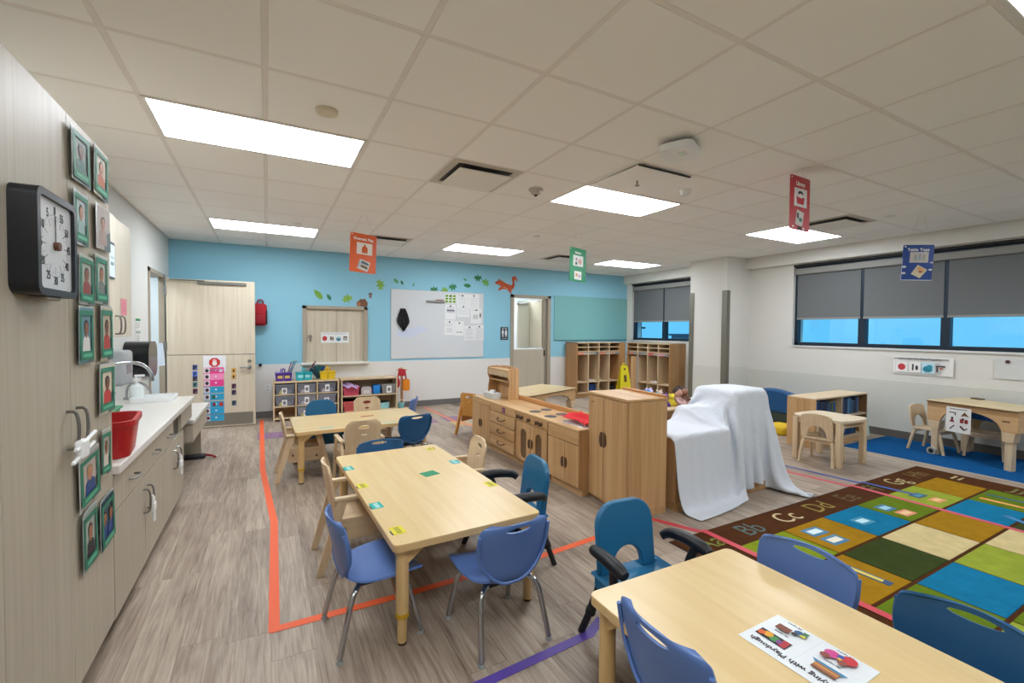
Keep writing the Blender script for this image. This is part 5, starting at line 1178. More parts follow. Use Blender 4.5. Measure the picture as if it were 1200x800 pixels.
for k, (x, c, lab) in enumerate(((.80, '#e6c52a', 'left yellow stick in the yellow caddy'), (.845, '#e9b92a', 'middle yellow stick in the yellow caddy'), (.89, '#d9a51e', 'right amber stick in the yellow caddy'))): stick(lab, x, .004, c, .13+.02*(k == 1))
# second shelf
s2 = thing('low_shelf', 'maple two level shelf with pink baskets by the blue wall', 'shelf', (1.035, BWY, 0)); Wl = .90
for x in (0, Wl-.02): part('upright', MB().box(x, x+.02, 0, Ds, 0, .58), PALEZ, s2, False)
for z in (.05, .305): part('shelf', MB().box(.02, Wl-.02, 0, Ds, z, z+.018), PALEX, s2, False)
part('top_board', MB().box(-.003, Wl+.003, -.004, Ds, .575, .595), PALEX, s2, False); part('back_panel', MB().box(0, Wl, Ds, Ds+.01, 0, .58), PALEX, s2, False)
def basket(lab, x, z, w_, h, c, fill=None):
    t = thing('basket', lab, 'basket', (x, BWY+.02, z)); m_ = mat(c, .45)
    mb = MB(); mb.prism([(-w_*.42, 0), (w_*.42, 0), (w_*.5, h), (-w_*.5, h)], 0, .27); part('weave', mb, m_, t, False)
    part('rim', MB().box(-w_*.53, w_*.53, -.008, .278, h-.012, h, .003), m_, t, False)
    sl = MB(); n = 7
    for k in range(n): xx = (-.38+.76*k/(n-1))*w_; sl.box(xx-.004, xx+.004, -.004, 0, .02, h-.02)
    part('slots', sl, mat(fill or '#8d2f3f', .6), t, False); return t
basket('pink basket with a purple cloth on the upper shelf', 1.19, .324, .25, .14, '#d6506a')
ppc = thing('purple_cloth', 'lilac patterned cloth spilling from the upper pink basket', 'cloth', (1.16, BWY+.12, .46)); sheetpart('cloth', surf(lambda u, v: ((u-.5)*.24+.02*math.sin(8*v), (v-.5)*.26, .05*math.sin(3.1*u)*math.sin(3.1*v)+.03*(1-u)+.015*math.sin(12*u+7*v)-.09*max(0, .2-v)), 16, 14, .006), mat('#b79ac6', .8, 0, .2, 40, .35), ppc)
basket('coral basket on the lower shelf of the low shelf', 1.19, .069, .25, .16, '#d9605a')
gb_ = thing('grey_bin', 'light grey rounded bin on the upper shelf', 'bin', (1.43, BWY+.1, .324)); part('tub', MB().prism([(-.08, 0), (.08, 0), (.085, .09), (.06, .13), (-.06, .13), (-.085, .09)], -.08, .1), mat('#b2aaa8', .6), gb_, False); part('label', MB().box(-.05, .05, -.083, -.08, .02, .08), mat('#cfc9c6', .6), gb_, False)
bc_ = thing('blue_canister', 'bright blue canister with lilac side on the upper shelf', 'canister', (1.60, BWY+.1, .324)); part('can', MB().box(-.06, .06, -.07, .07, 0, .145, .02, 2), mat('#1f86d4', .35), bc_); part('lid', MB().box(-.062, .062, -.072, .072, .13, .15, .008), mat('#1a78c4', .35), bc_); part('lilac_side', MB().box(-.063, -.059, -.05, .05, .02, .09), mat('#7a62c4', .4), bc_, False)
cbn = thing('clear_bin', 'clear bin with white card on the upper level of the low shelf', 'bin', (1.795, BWY+.02, .324)); part('tub', MB().prism([(-.105, 0), (.105, 0), (.12, .15), (-.12, .15)], 0, .28), mat('#85827f', .25), cbn, False); part('rim', MB().box(-.125, .125, -.006, .285, .143, .152, .003), mat('#a9a6a3', .3), cbn, False); prints('label_card', cbn, .2, .145, [('#e9e8e4', rectp(.3, .08, .72, .9)), ('#77757c', ell(.51, .45, .12, .2)), ('#2b2b30', rectp(.42, .6, .6, .66))])
mbn = thing('mint_bin', 'small pale turquoise bin on the lower shelf', 'bin', (1.72, BWY+.06, .069)); part('tub', MB().prism([(-.08, 0), (.08, 0), (.095, .1), (-.095, .1)], 0, .2), mat('#8fc9cc', .4), mbn, False); part('rim', MB().box(-.1, .1, -.006, .206, .092, .1, .003), mat('#a5d6d8', .4), mbn, False)
rfd = thing('red_tray', 'dark red tray with toys at the back of the lower shelf', 'tray', (1.46, BWY+.16, .069)); part('tray', MB().box(-.13, .13, -.1, .1, 0, .19, .01), mat('#8e2b2c', .5), rfd); part('contents', MB().sph((-.05, 0, .19), .05).sph((.05, .02, .19), .045), mat('#4c2c2a', .6), rfd)
# hanging dusters on a wooden stand
ds = thing('cleaning_stand', 'small wooden stand for toy brooms by the low shelf', 'stand', (2.05, 7.62, 0))
part('post', MB().box(-.018, .018, -.018, .018, 0, .74, .003), MAPLE, ds, False); part('base', MB().box(-.13, .13, -.12, .12, 0, .03, .004), MAPLEX, ds, False); part('peg', MB().cyl((-.09, 0, .70), (.09, 0, .70), .01), MAPLE, ds)
q = thing('red_duster', 'red toy duster hanging on the left of the stand', 'duster', (1.975, 7.60, .42)); part('fluff', MB().sph((0, 0, .06), .055, .75, .7, 1.6), mat('#b4222a', .9, 0, .5, 60), q); part('grip', MB().cyl((0, 0, .13), (.03, 0, .31), .012), mat('#c0282c', .5), q)
q = thing('orange_duster', 'orange toy duster hanging on the right of the stand', 'duster', (2.115, 7.58, .34)); part('fluff', MB().prism(rrect(-.055, .055, 0, .2, .03), -.035, .035), mat('#e0861c', .85, 0, .5, 60), q); part('grip', MB().cyl((0, 0, .2), (-.02, .01, .37), .012), mat('#9a3028', .5), q)
q = thing('red_broom_head', 'red toy broom head at the top of the stand', 'broom', (2.045, 7.57, .60)); part('bristles', MB().prism([(-.05, 0), (.05, 0), (.06, .06), (.02, .12), (-.03, .12), (-.06, .06)], -.02, .02), mat('#b32430', .7), q); part('shaft', MB().cyl((0, 0, 0), (0, -.01, -.45), .011), mat('#b9734a', .5), q)
q = thing('aqua_bucket', 'small aqua bucket on the base of the cleaning stand', 'bucket', (2.02, 7.55, .031)); part('pail', MB().lathe([(.045, 0), (.06, .11), (.055, .11)]), mat('#7fc0c6', .4), q); part('bail', MB().tube([(-.06, 0, .1), (-.04, 0, .16), (.04, 0, .16), (.06, 0, .1)], .005, 6), WHITEP, q)
q = thing('wall_outlet', 'white double outlet on the wall left of the bin shelf', 'outlet', (.0, YB-.009, .40)); part('plate', MB().box(-.04, .04, -.006, 0, 0, .12, .003), WHITEP, q, False); part('sockets', MB().box(-.018, .018, -.009, -.006, .02, .05).box(-.018, .018, -.009, -.006, .07, .10), mat('#cfcfcb', .4), q, False)
bpk = thing('red_backpack', 'red backpack hanging on the back wall behind the wooden door', 'backpack', (-.09, YB-.002, 1.38))
part('sack', MB().box(-.13, .085, -.15, 0, .06, .40, .05, 3), mat('#b81f2a', .8), bpk); part('pocket', MB().box(-.1, .06, -.19, -.14, .08, .24, .03, 2), mat('#9c1a26', .8), bpk); part('dark_side', MB().box(.06, .09, -.14, -.02, .08, .3, .012), mat('#31232a', .8), bpk); part('loop', MB().tube([(-.05, -.05, .38), (-.04, -.05, .46), (.03, -.05, .46), (.04, -.05, .38)], .01, 6), mat('#8d1722', .7), bpk)
q = thing('door_bumper', 'small black door bumper on the wall near the backpack', 'bumper', (-.10, YB-.009, .80)); part('pad', MB().cyl((0, 0, .03), (0, -.03, .03), .025), BLACKP, q)
# ================================================================== WALL PAPERS, SIGNS, DECALS
wb = thing('whiteboard', 'large frameless glossy whiteboard on the blue wall', 'whiteboard', (2.825, YB-.002, .872))
part('panel', MB().box(-.90, .90, -.012, 0, 0, 1.235, .002), mat('#d3d7da', .12), wb, False); part('edge', MB().box(-.903, .903, -.008, -.001, -.004, 1.239), mat('#8f979c', .4, .5), wb, False)
part('erased_marks', MB().poly([(-.80, -.0125, .50), (-.30, -.0125, .60), (-.22, -.0125, .52), (-.55, -.0125, .38), (-.78, -.0125, .40)]), mat('#ccd4e6', .2), wb, False)
WY = YB-.0145
def wx(px, py):  # whiteboard point in the room from fractions of the board
    return 1.925+1.8*px, .872+1.235*py
bc2 = thing('black_cloth', 'black cloth hanging from the whiteboard', 'cloth', (2.13, WY, 1.37))
sheetpart('cloth', surf(lambda u, v: ((u-.5)*interp([(.015,), (.13,), (.22,), (.20,), (.15,), (.09,)], v)[0]+.02*(1-v), -.012-.02*math.sin(9*u+2*v)**2, .40*v), 14, 14, .006), mat('#0c0c10', .85), bc2)
part('magnet', MB().cyl((.0, -.02, .375), (.0, -.045, .375), .016), BLACKP, bc2)
mt_ = thing('marker_tray', 'narrow grey magnetic marker tray on the whiteboard', 'tray', (2.72, WY, 1.905)); part('ledge', MB().box(-.15, .2, -.05, 0, 0, .03, .004), mat('#9a9a98', .4, .5), mt_, False); part('marker', MB().cyl((.02, -.03, .04), (.17, -.03, .04), .01), mat('#9d5a4c', .5), mt_)
def sheet_on_wall(lab, x0, x1, z0, z1, shapes, mag=True, cat='paper', col='#e4e6e6', name='paper', y=None, grp=None, lift=.0):
    t = thing(name, lab, cat, ((x0+x1)/2, (WY if y is None else y)-lift, z0), 0, grp); w_, h_ = x1-x0, z1-z0
    part('sheet', MB().box(-w_/2, w_/2, -.0012, 0, 0, h_), mat(col, .55), t, False); prints('print', t, w_, h_, shapes)
    if mag: part('magnet', MB().cyl((mag if mag is not True else 0, -.001, h_-.03), (mag if mag is not True else 0, -.012, h_-.03), .015, n=12), BLACKP, t)
    return t
def lines(n, a=.12, b=.88, lo=.1, hi=.85, c='#b4b8ba', th=.02): return [(c, rectp(a, lo+(hi-lo)*k/n, b-.1*(k % 3 == 0), lo+(hi-lo)*k/n+th)) for k in range(n)]
GRN = [('#8fb53c', rectp(.04+.32*k, .06+.32*j, .30+.32*k, .30+.32*j)) for k in range(3) for j in range(3)]+[('#3f7a34', ell(.17+.32*k, .2+.32*j, .07, .08, 8)) for k in range(3) for j in range(3)]
sheet_on_wall('whiteboard paper with nine green picture squares, top left', 2.925, 3.16, 1.895, 2.06, GRN)
sheet_on_wall('whiteboard paper with a ruled table, top centre', 3.165, 3.40, 1.87, 2.075, lines(7)+[('#9a9da2', rectp(.1, .88, .6, .92))], lift=.0008)
sheet_on_wall('whiteboard paper in the top right corner of the papers', 3.41, 3.63, 1.80, 2.08, lines(6), lift=.0016)
sheet_on_wall('whiteboard paper with a dark banner, second row left', 2.935, 3.145, 1.59, 1.87, [('#6b6e7c', rectp(.15, .55, .9, .66)), ('#9aa0b4', rectp(.15, .46, .9, .5))]+lines(3, lo=.7, hi=.9))
sheet_on_wall('wide whiteboard paper in the second row centre', 3.17, 3.43, 1.645, 1.865, [('#aab2c2', rectp(.1, .2, .9, .22)), ('#aab2c2', rectp(.1, .8, .9, .82)), ('#aab2c2', rectp(.1, .2, .12, .82)), ('#aab2c2', rectp(.88, .2, .9, .82))]+lines(5, .2, .8, .28, .75), lift=.0008)
sheet_on_wall('whiteboard paper with a dark drawing, second row right', 3.455, 3.68, 1.52, 1.81, [('#4b4d52', ell(.9, .55, .07, .18, 10)), ('#c5c8ca', rectp(.2, .3, .7, .6))]+lines(2, lo=.85, hi=.95), lift=.0024)
sheet_on_wall('whiteboard paper with faint grid, third row left', 2.925, 3.12, 1.30, 1.575, lines(3, lo=.6, hi=.85)+[('#d3d6d8', rectp(.2, .15, .8, .5))])
sheet_on_wall('whiteboard paper with two small words, third row centre', 3.125, 3.315, 1.29, 1.555, [('#8a8c90', rectp(.2, .2, .42, .27)), ('#8a8c90', rectp(.52, .2, .8, .26))], lift=.0008)
sheet_on_wall('lowest left whiteboard list page of two', 3.325, 3.535, 1.195, 1.475, lines(10, c='#9ea1a6', th=.015), lift=.0016)
sheet_on_wall('lowest right whiteboard list page of two', 3.54, 3.735, 1.20, 1.49, lines(10, c='#9ea1a6', th=.015)+[('#33353a', rectp(.92, .1+.1*k, .96, .13+.1*k)) for k in range(8)], lift=.0016)
sheet_on_wall('white picture strip with four pictures on the hatch shutter', .78, 1.22, 1.165, 1.34, [('#b2b6b8', rectp(.04, .84, .9, .9)), ('#d0d4d6', rectp(.25, .1, .255, .8)), ('#d0d4d6', rectp(.5, .1, .505, .8)), ('#d0d4d6', rectp(.75, .1, .755, .8)), ('#c0393c', ell(.13, .42, .085, .24)), ('#5f5a58', rectp(.32, .25, .38, .6)), ('#8a6a4c', ell(.42, .4, .03, .2)), ('#2e7f96', ell(.62, .36, .085, .2)), ('#9ec4cf', ell(.62, .5, .05, .1)), ('#4a403a', rectp(.8, .25, .93, .62)), ('#c9c2b4', rectp(.825, .3, .905, .5))], False, 'picture strip', name='picture_strip', y=YB+.018)
rs = thing('restroom_sign', 'dark grey restroom sign with two white figures', 'sign', (4.195, YB-.003, 1.20))
part('plate', MB().prism(rrect(-.085, .085, 0, .26, .01), -.008, 0), mat('#3d4650', .4), rs, False)
def fig(c, skirt):
    return [('#e9ecee', ell(c, .80, .055, .05, 12)), ('#e9ecee', [(c-.1, .73), (c+.1, .73), (c+.14, .48), (c+.1, .47), (c+.07, .6), (c+.07, .24), (c+.01, .24), (c+.01, .46), (c-.01, .46), (c-.01, .24), (c-.07, .24), (c-.07, .6), (c-.1, .47), (c-.14, .48)])]+([('#e9ecee', [(c-.05, .65), (c+.05, .65), (c+.15, .38), (c-.15, .38)])] if skirt else [])
prints('figures', rs, .17, .26, fig(.29, False)+fig(.71, True), -.0085); text(rs, 'RESTROOM', .026, mat('#e9ecee'), (0, -.0095, .235), sx=.8); text(rs, 'MEN  WOMEN', .018, mat('#e9ecee'), (0, -.0095, .03), sx=.8)
# leaf decals
def maple(c=0):
    P = [(0, 0), (.12, .3), (.5, .22), (.42, .42), (.62, .62), (.3, .62), (.22, 1.0), (0, .72), (-.22, 1.0), (-.3, .62), (-.62, .62), (-.42, .42), (-.5, .22), (-.12, .3)]
    return P
def leafp(): return [(0, 0), (.18, .2), (.24, .5), (.15, .8), (0, 1), (-.15, .8), (-.24, .5), (-.18, .2)]
def decal(lab, px, pz, s, rot, kind, c, vein):
    t = thing('leaf_decal', lab, 'decal', (px, YB-.0012, pz), 0, 'leaf decals on the blue wall'); t.rotation_euler.y = R(rot)
    P = maple() if kind == 'm' else leafp()
    part('leaf', MB().prism([(u*s, (v-.5)*s) for u, v in P], -.0012, .0006), mat(c, .6), t, False); part('vein', MB().box(-.006*s*3, .006*s*3, -.002, -.0012, -.5*s, .38*s), mat(vein, .6), t, False); return t
DEC = [(0.740, 1.959, .20, -40, 'l', '#79a943', 'large light green oval leaf above the hatch, left end'), (0.903, 1.923, .12, -30, 'l', '#23745a', 'small dark green leaf right of the large light one above the hatch'), (1.193, 1.907, .16, -25, 'm', '#8cb84e', 'light green lobed leaf above the hatch middle'),
       (1.740, 2.173, .17, 70, 'm', '#8ab650', 'light green lobed leaf between hatch and whiteboard'), (2.016, 2.256, .12, -45, 'l', '#5f9c6c', 'pale green oval leaf nearest the whiteboard left corner'), (2.123, 2.231, .09, -30, 'l', '#1f6a4a', 'tiny dark green leaf above whiteboard left corner'), (2.333, 2.205, .07, 5, 'l', '#57a08c', 'tiny teal leaf above the whiteboard'), (2.548, 2.106, .05, 60, 'l', '#6aa36a', 'tiniest leaf resting on the whiteboard edge'),
       (2.720, 2.139, .14, 175, 'm', '#2b7d50', 'first dark green lobed leaf above the whiteboard'), (2.928, 2.133, .14, -10, 'm', '#7db255', 'light green lobed leaf touching the whiteboard top'), (3.089, 2.205, .15, 170, 'm', '#2b7d50', 'second dark green lobed leaf above the papers'), (3.386, 2.245, .16, -85, 'l', '#28794c', 'dark green oval leaf lying flat above the papers'), (3.341, 2.357, .08, -60, 'l', '#4e9a70', 'tiny green leaf above the flat oval leaf'), (3.609, 2.406, .15, 178, 'm', '#26774a', 'dark green lobed leaf, topmost, near the squirrel'), (3.775, 2.324, .16, 30, 'm', '#6fb057', 'mid green lobed leaf beside the squirrel')]
for px, pz, s, rot, k, c, lab in DEC: decal(lab, px, pz, s, rot, k, c, '#5f9a50' if c != '#79a943' else '#5c8f35')
sq = thing('squirrel_decal', 'orange red squirrel wall decal above the toilet door', 'decal', (4.22, YB-.0012, 2.27))
def flat(name, P, c, par, s=1, y0=-.0014, y1=.0006): part(name, MB().prism([(u*s, v*s) for u, v in P], y0, y1), mat(c, .6), par, False)
flat('body', [(-.20, .10), (-.10, .12), (.02, .06), (.14, .03), (.17, -.02), (.13, -.08), (.14, -.14), (.09, -.11), (.04, -.06), (-.06, -.05), (-.15, -.09), (-.17, -.06), (-.10, .0), (-.17, .03), (-.23, .04), (-.24, .07)], '#c2552f', sq)
flat('tail', [(.13, .0), (.16, .08), (.14, .17), (.17, .22), (.24, .21), (.27, .15), (.25, .10), (.22, .16), (.20, .12), (.21, .03), (.17, -.05)], '#b84c28', sq, y0=-.0022)
flat('ear', [(-.17, .10), (-.15, .16), (-.12, .11)], '#a9431f', sq, y0=-.0022); flat('belly', [(-.09, .0), (.02, -.02), (.08, -.06), (-.02, -.045)], '#d88a5c', sq, y0=-.0024)
part('eye', MB().cyl((-.19, -.001, .08), (-.19, -.003, .08), .008, n=8), BLACK, sq)
hg = thing('hedgehog_decal', 'brown hedgehog wall decal sitting on the hatch frame corner', 'decal', (1.43, YB-.0012, 1.785))
flat('body', [(-.08, 0), (-.09, .06), (-.05, .10), (-.02, .13), (.02, .12), (.05, .14), (.08, .09), (.10, .06), (.09, 0)], '#7b4f38', hg); flat('face', [(-.085, .005), (-.085, .06), (-.05, .08), (-.02, .05), (-.03, .005)], '#b5764f', hg, y0=-.0022)
part('eye', MB().cyl((-.06, -.001, .05), (-.06, -.003, .05), .007, n=8), BLACK, hg)
an = thing('acorn_decal', 'small grey brown acorn decal right of the hatch', 'decal', (1.573, YB-.0012, 1.97)); flat('nut', [(-.03, .03), (.03, .03), (.02, -.03), (0, -.045), (-.02, -.03)], '#8a7c78', an); flat('cap', [(-.036, .03), (.036, .03), (.02, .055), (-.02, .055)], '#6b5c56', an)

# hanging signs -------------------------------------------------------
def hang(lab, c, p_tl, p_tr, zt, h_, word, wsize, pics, lean=0, ysc=1):
    a, b = Vector(p_tl), Vector(p_tr); d = b-a; w_ = d.length; rz = math.degrees(math.atan2(d.y, d.x))
    t = thing('hanging_sign', lab, 'sign', ((a.x+b.x)/2, (a.y+b.y)/2, zt-h_), rz); 
    t.rotation_euler.y = R(lean)
    part('board', MB().prism(rrect(-w_/2, w_/2, 0, h_, .015, 3), -.002, .002), mat(c, .35), t, False)
    prints('pictures', t, w_, h_, pics, -.0022)
    text(t, word, wsize, mat('#f0efe9', .5), (0, -.0032, h_*.86), sx=1, bold=.0012, name='lettering')
    st = MB()
    for s in (-1, 1): st.cyl((s*(w_/2-.02), 0, h_-.01), (s*.02, 0, CEIL-.006-(zt-h_)), .0012, n=5)
    part('string', st, mat('#d8cfb8', .6), t, False)
    part('grommet', MB().cyl((-w_/2+.02, -.003, h_-.018), (-w_/2+.02, .003, h_-.018), .008, n=10), WHITE, t); return t
hang('orange hanging sign reading Dramatic Play, with a house picture', '#dc5a12', (.79, 5.10, 0), (1.09, 5.18, 0), 2.46, .43, 'Dramatic Play', .041,
     [('#e9e4dc', rectp(.25, .47, .84, .77)), ('#d05a1e', [(.44, .51), (.66, .51), (.66, .64), (.55, .72), (.44, .64)]), ('#8a3c14', rectp(.52, .70, .58, .73)), ('#d9d9d6', [(.28, .10), (.68, .03), (.78, .28), (.38, .35)]), ('#5d6b78', [(.42, .24), (.70, .19), (.72, .25), (.46, .31)]), ('#6a5a40', [(.40, .15), (.66, .09), (.68, .15), (.43, .21)]), ('#a9c0cc', [(.3, .14), (.36, .13), (.42, .3), (.38, .32)])], 2)
hang('green hanging sign reading Science, with two white pictures', '#0d8a5a', (3.30, 4.50, 0), (3.62, 4.59, 0), 2.44, .42, 'Science', .042,
     [('#dfe6e2', rectp(.2, .46, .82, .78)), ('#2a5a4a', rectp(.33, .50, .45, .58)), ('#b98a98', ell(.4, .66, .06, .05)), ('#d6a8a8', ell(.62, .6, .12, .08)), ('#e6ece8', rectp(.28, .06, .72, .31)), ('#d49a6a', ell(.42, .2, .07, .05)), ('#c9b0c8', ell(.6, .17, .08, .05))], 1)
hang('red hanging sign reading Library, with a reading figure', '#bf2030', (3.575, 2.03, 0), (3.865, 2.04, 0), 2.63, .42, 'Library', .045,
     [('#e6e3e2', rectp(.2, .44, .84, .78)), ('#c2283a', [(.34, .49), (.68, .49), (.72, .63), (.52, .6), (.30, .63)]), ('#22222a', ell(.51, .69, .13, .045)), ('#efe6e2', ell(.51, .655, .09, .03)), ('#d4d2cc', [(.26, .10), (.62, .08), (.70, .34), (.34, .38)]), ('#3b3f42', rectp(.34, .22, .44, .32)), ('#3f7d6a', ell(.52, .2, .09, .04)), ('#2c2226', rectp(.38, .02, .58, .07)), ('#f0eeea', rectp(.62, .02, .72, .06)), ('#f0eeea', rectp(.12, .04, .18, .07))], 0)
hang('blue hanging sign reading Table Toys, near the window', '#12418f', (6.17, 2.30, 0), (6.34, 2.095, 0), 2.365, .385, 'Table Toys', .042,
     [('#c7c3bd', rectp(.24, .5, .84, .80)), ('#a6a6a6', rectp(.38, .56, .48, .72)), ('#9aa8b8', rectp(.52, .56, .6, .74)), ('#b2aca0', rectp(.64, .56, .74, .72)), ('#d6cba8', [(.32, .18), (.62, .06), (.84, .3), (.52, .44)]), ('#d8a878', [(.5, .3), (.7, .2), (.78, .3), (.56, .4)]), ('#b04a3a', ell(.62, .24, .06, .03)), ('#e2e0ea', ell(.08, .38, .07, .03)), ('#e2e0ea', ell(.08, .2, .07, .03)), ('#e2e0ea', ell(.93, .3, .06, .025)), ('#e2e0ea', ell(.95, .5, .06, .02)), ('#dfe3ec', rectp(0, 0, 1, .015)), ('#dfe3ec', rectp(0, 0, .015, .6))], 3)

# papers on the window wall ------------------------------------------
ps = thing('curled_poster', 'white four picture strip about cleaning with curled right end under window', 'poster', (XR-.0095, 2.52, .86), -90)
mb = MB(); n = 16; W_, H_ = .60, .235
def curl(u): return -.002-.11*max(0, u-.75)**1.6
for k in range(n):
    u0, u1 = k/n, (k+1)/n; mb.poly([((u0-.5)*W_, curl(u0), .03*max(0, u0-.7)), ((u1-.5)*W_, curl(u1), .03*max(0, u1-.7)), ((u1-.5)*W_, curl(u1)*.6, H_), ((u0-.5)*W_, curl(u0)*.6, H_)])
part('sheet', mb, PAPER, ps, False)
prints('pictures', ps, W_, H_, [('#9fa0a6', rectp(.02, .86, .93, .93)), ('#bfc2c6', rectp(.05, .12, .27, .72)), ('#f0efec', rectp(.055, .13, .265, .71)), ('#c2383e', ell(.16, .42, .07, .19, 8)), ('#bfc2c6', rectp(.28, .12, .49, .72)), ('#f0efec', rectp(.285, .13, .485, .71)), ('#3f4046', rectp(.34, .25, .37, .6)), ('#3f4046', ell(.42, .4, .025, .14)), ('#bfe0ea', rectp(.5, .12, .71, .72)), ('#1f7f96', ell(.6, .36, .08, .17)), ('#2f93aa', ell(.63, .48, .05, .12)), ('#bfc2c6', rectp(.72, .12, .8, .72)), ('#4a3f3a', rectp(.73, .5, .88, .58)), ('#4a3f3a', rectp(.74, .22, .77, .5)), ('#c96a4a', rectp(.79, .38, .83, .48))], -.014)
text(ps, "Let's Learn To Clean Together", .036, mat('#3a3c44', .6), (-.02, -.0165, .208), sx=.95)
for i, (y, lab) in enumerate(((1.77, 'blank white sheet with dark magnet, left of a pair under the window'), (1.56, 'blank white sheet with dark magnet, right of a pair under the window'))):
    t = thing('blank_sheet', lab, 'paper', (XR-.0095, y, .885), -90); part('sheet', MB().box(-.105, .105, -.0015, 0, 0, .24), mat('#d3d4d2', .6), t, False); part('magnet', MB().cyl((0, -.001, .20), (0, -.014, .20), .02, n=14), mat('#4a2f35', .5), t); prints('faint_lines', t, .21, .24, [('#c8c9c8', rectp(.1, .05, .9, .06)), ('#c8c9c8', rectp(.05, .9, .95, .905))])

# ================================================================== RUGS
brug = thing('blue_rug', 'plain deep blue rug along the window wall', 'rug', (0, 0, 0))
part('pile', MB().box(6.25, 7.40, -.9, 2.86, .0005, .009, .003), rug_mat('#0d4f86'), brug, False); part('binding', MB().box(6.235, 7.415, -.91, 2.875, 0, .005), mat('#b5b3ac', .8), brug, False)
arug = thing('alphabet_rug', 'brown alphabet rug with squares of green, teal, mustard and cream', 'rug', (0, 0, 0))
RX0, RX1, RY1 = 2.36, 6.02, 2.055; RY0 = RY1-2.74
part('border', MB().box(RX0, RX1, RY0, RY1, .0005, .010, .003), rug_mat('#4b2a12', .22), arug, False)
part('binding', MB().box(RX0-.008, RX1+.008, RY0-.008, RY1+.008, 0, .006), mat('#3a1f10', .8), arug, False)
RC = {'m': '#9a7212', 'l': '#8f9c34', 'g': '#5f7416', 't': '#0f6f94', 'c': '#c9b684', 'd': '#34401a', 'n': '#7c8c1e'}
rows_ = ['nmtglm', 'mdcmtg', 'gtlcdl', 'lgcltm', 'mcdgnt', 'tlmcgd']
for r_, row in enumerate(rows_):
    for c_, k in enumerate(row):
        x0 = 2.685+.503*c_; y1 = 1.805-.362*r_
        if y1-.36 < RY0+.2: continue
        part('colour_square', MB().box(x0+.006, x0+.497, y1-.35, y1-.008, .009, .0135, .002), rug_mat(RC[k]), arug, False)
RL = [('Aa', '#6d7424'), ('Bb', '#4e5f5c'), ('Cc', '#c3b184'), ('Dd', '#8c7a30'), ('Ee', '#5a4a20'), ('Ff', '#4f5c2c'), ('Gg', '#b0a070'), ('Hh', '#6f5a28')]
for k, (s, c) in enumerate(RL): text(arug, s, .21, mat(c, .9), (2.575+.44*k+.0, 1.925, .0102), (0, 0, 0), 'letter', ext=.0006)
for k, (s, c) in enumerate((('Ii', '#b9ab78'), ('Jj', '#6b6a34'), ('Kk', '#7a6a2c'))): text(arug, s, .21, mat(c, .9), (5.86, 1.70-.40*k, .0102), (0, 0, -90), 'letter', ext=.0006)
def rug_label(lab, x, y, rz, c1, c2, L=.17, W=.10):
    t = thing('floor_label', lab, 'label', (x, y, .0138), rz); part('card', MB().box(-L/2, L/2, -W/2, W/2, 0, .001), mat(c1, .5), t, False); part('strip', MB().box(-L*.34, L*.34, -W*.25, W*.25, .001, .0016), mat(c2, .5), t, False); return t
rug_label('blue label with white strip on the mustard square, farther from the table', 3.37, 1.69, -3, '#2f6f95', '#d2e6ea'); rug_label('blue label with cream strip on the mustard square, nearer the table', 3.36, 1.56, -3, '#2f6f95', '#e3dfc8')
rug_label('label with a long yellow strip on the lower mustard square', 3.04, 1.25, -88, '#28466c', '#d8c64a', .24, .06); rug_label('pale blue label on the teal square of the far row', 3.88, 1.625, -3, '#2a86a8', '#bfe6ee', .15)
rug_label('blue label on the dark green square of the far row', 4.33, 1.665, -3, '#2f6c88', '#9cc6dc', .14); rug_label('salmon label on the dark green square of the far row', 4.36, 1.545, -3, '#d98560', '#e7c38c', .15, .085)
rug_label('dark blue label at the end of the blue tape on light green', 4.92, 1.665, -3, '#1f4a66', '#4d86a0', .15, .08); rug_label('salmon label on the light green square', 4.93, 1.545, -3, '#da8a5c', '#e8c07c', .14, .08)
rug_label('orange pencil shaped strip on the far right green square', 5.33, 1.27, -88, '#d88a3a', '#e8b06a', .26, .05); rug_label('dark blue strip above the orange strip on green', 5.50, 1.28, -88, '#1f4a5c', '#2d6478', .26, .045)
rug_label('blue strip label at the right edge on the cream and green border', 4.93, 1.08, 62, '#1f5f94', '#4a8cc0', .2, .05)

# ================================================================== FLOOR TAPES
def tape(lab, segs, c, w_=.048, z=.0018):
    t = thing('floor_tape', lab, 'tape', (0, 0, 0)); mb = MB()
    for QQ, P in enumerate(segs):
        L_ = [Vector((p[0], p[1], 0)) for p in P]; zz = [p[2] if len(p) > 2 else z for p in P]
        for kk, (a, b, za, zb) in enumerate(zip(L_, L_[1:], zz, zz[1:])):
            za += .00015*(kk+QQ); zb += .00015*(kk+QQ)
            d = (b-a).normalized(); n = Vector((-d.y, d.x, 0))*w_/2; e = d*w_*.3
            A = [a-n-e, a+n-e, b+n+e, b-n+e]; Z = [za, za, zb, zb]
            lo = [mb.bm.verts.new((v.x, v.y, q-.0008)) for v, q in zip(A, Z)]; hi = [mb.bm.verts.new((v.x, v.y, q)) for v, q in zip(A, Z)]
            mb.bm.faces.new(hi); mb.bm.faces.new(lo[::-1])
            for k in range(4): mb.bm.faces.new((lo[k], lo[(k+1) % 4], hi[(k+1) % 4], hi[k]))
    part('strip', mb, mat(c, .5), t, False); return t
tape('orange tape line on the floor bounding the table area', [[(-.085, 7.70), (-.05, 5.0), (.035, 3.6), (.02, 2.30)], [(.02, 2.303), (.66, 2.296), (1.53, 2.303), (2.52, 2.385)]], '#f2622c')
tape('faded orange tape line running from the back wall to the kitchen', [[(2.49, 7.70), (2.52, 6.4), (2.75, 5.3)]], '#e07a5a')
tape('red tape line from the fridge across the rug corner', [[(2.535, 2.375), (2.66, 2.11), (2.685, 2.07, .0018), (2.685, 2.05, .0148), (2.69, .2, .0148)]], '#c93b48', .05)
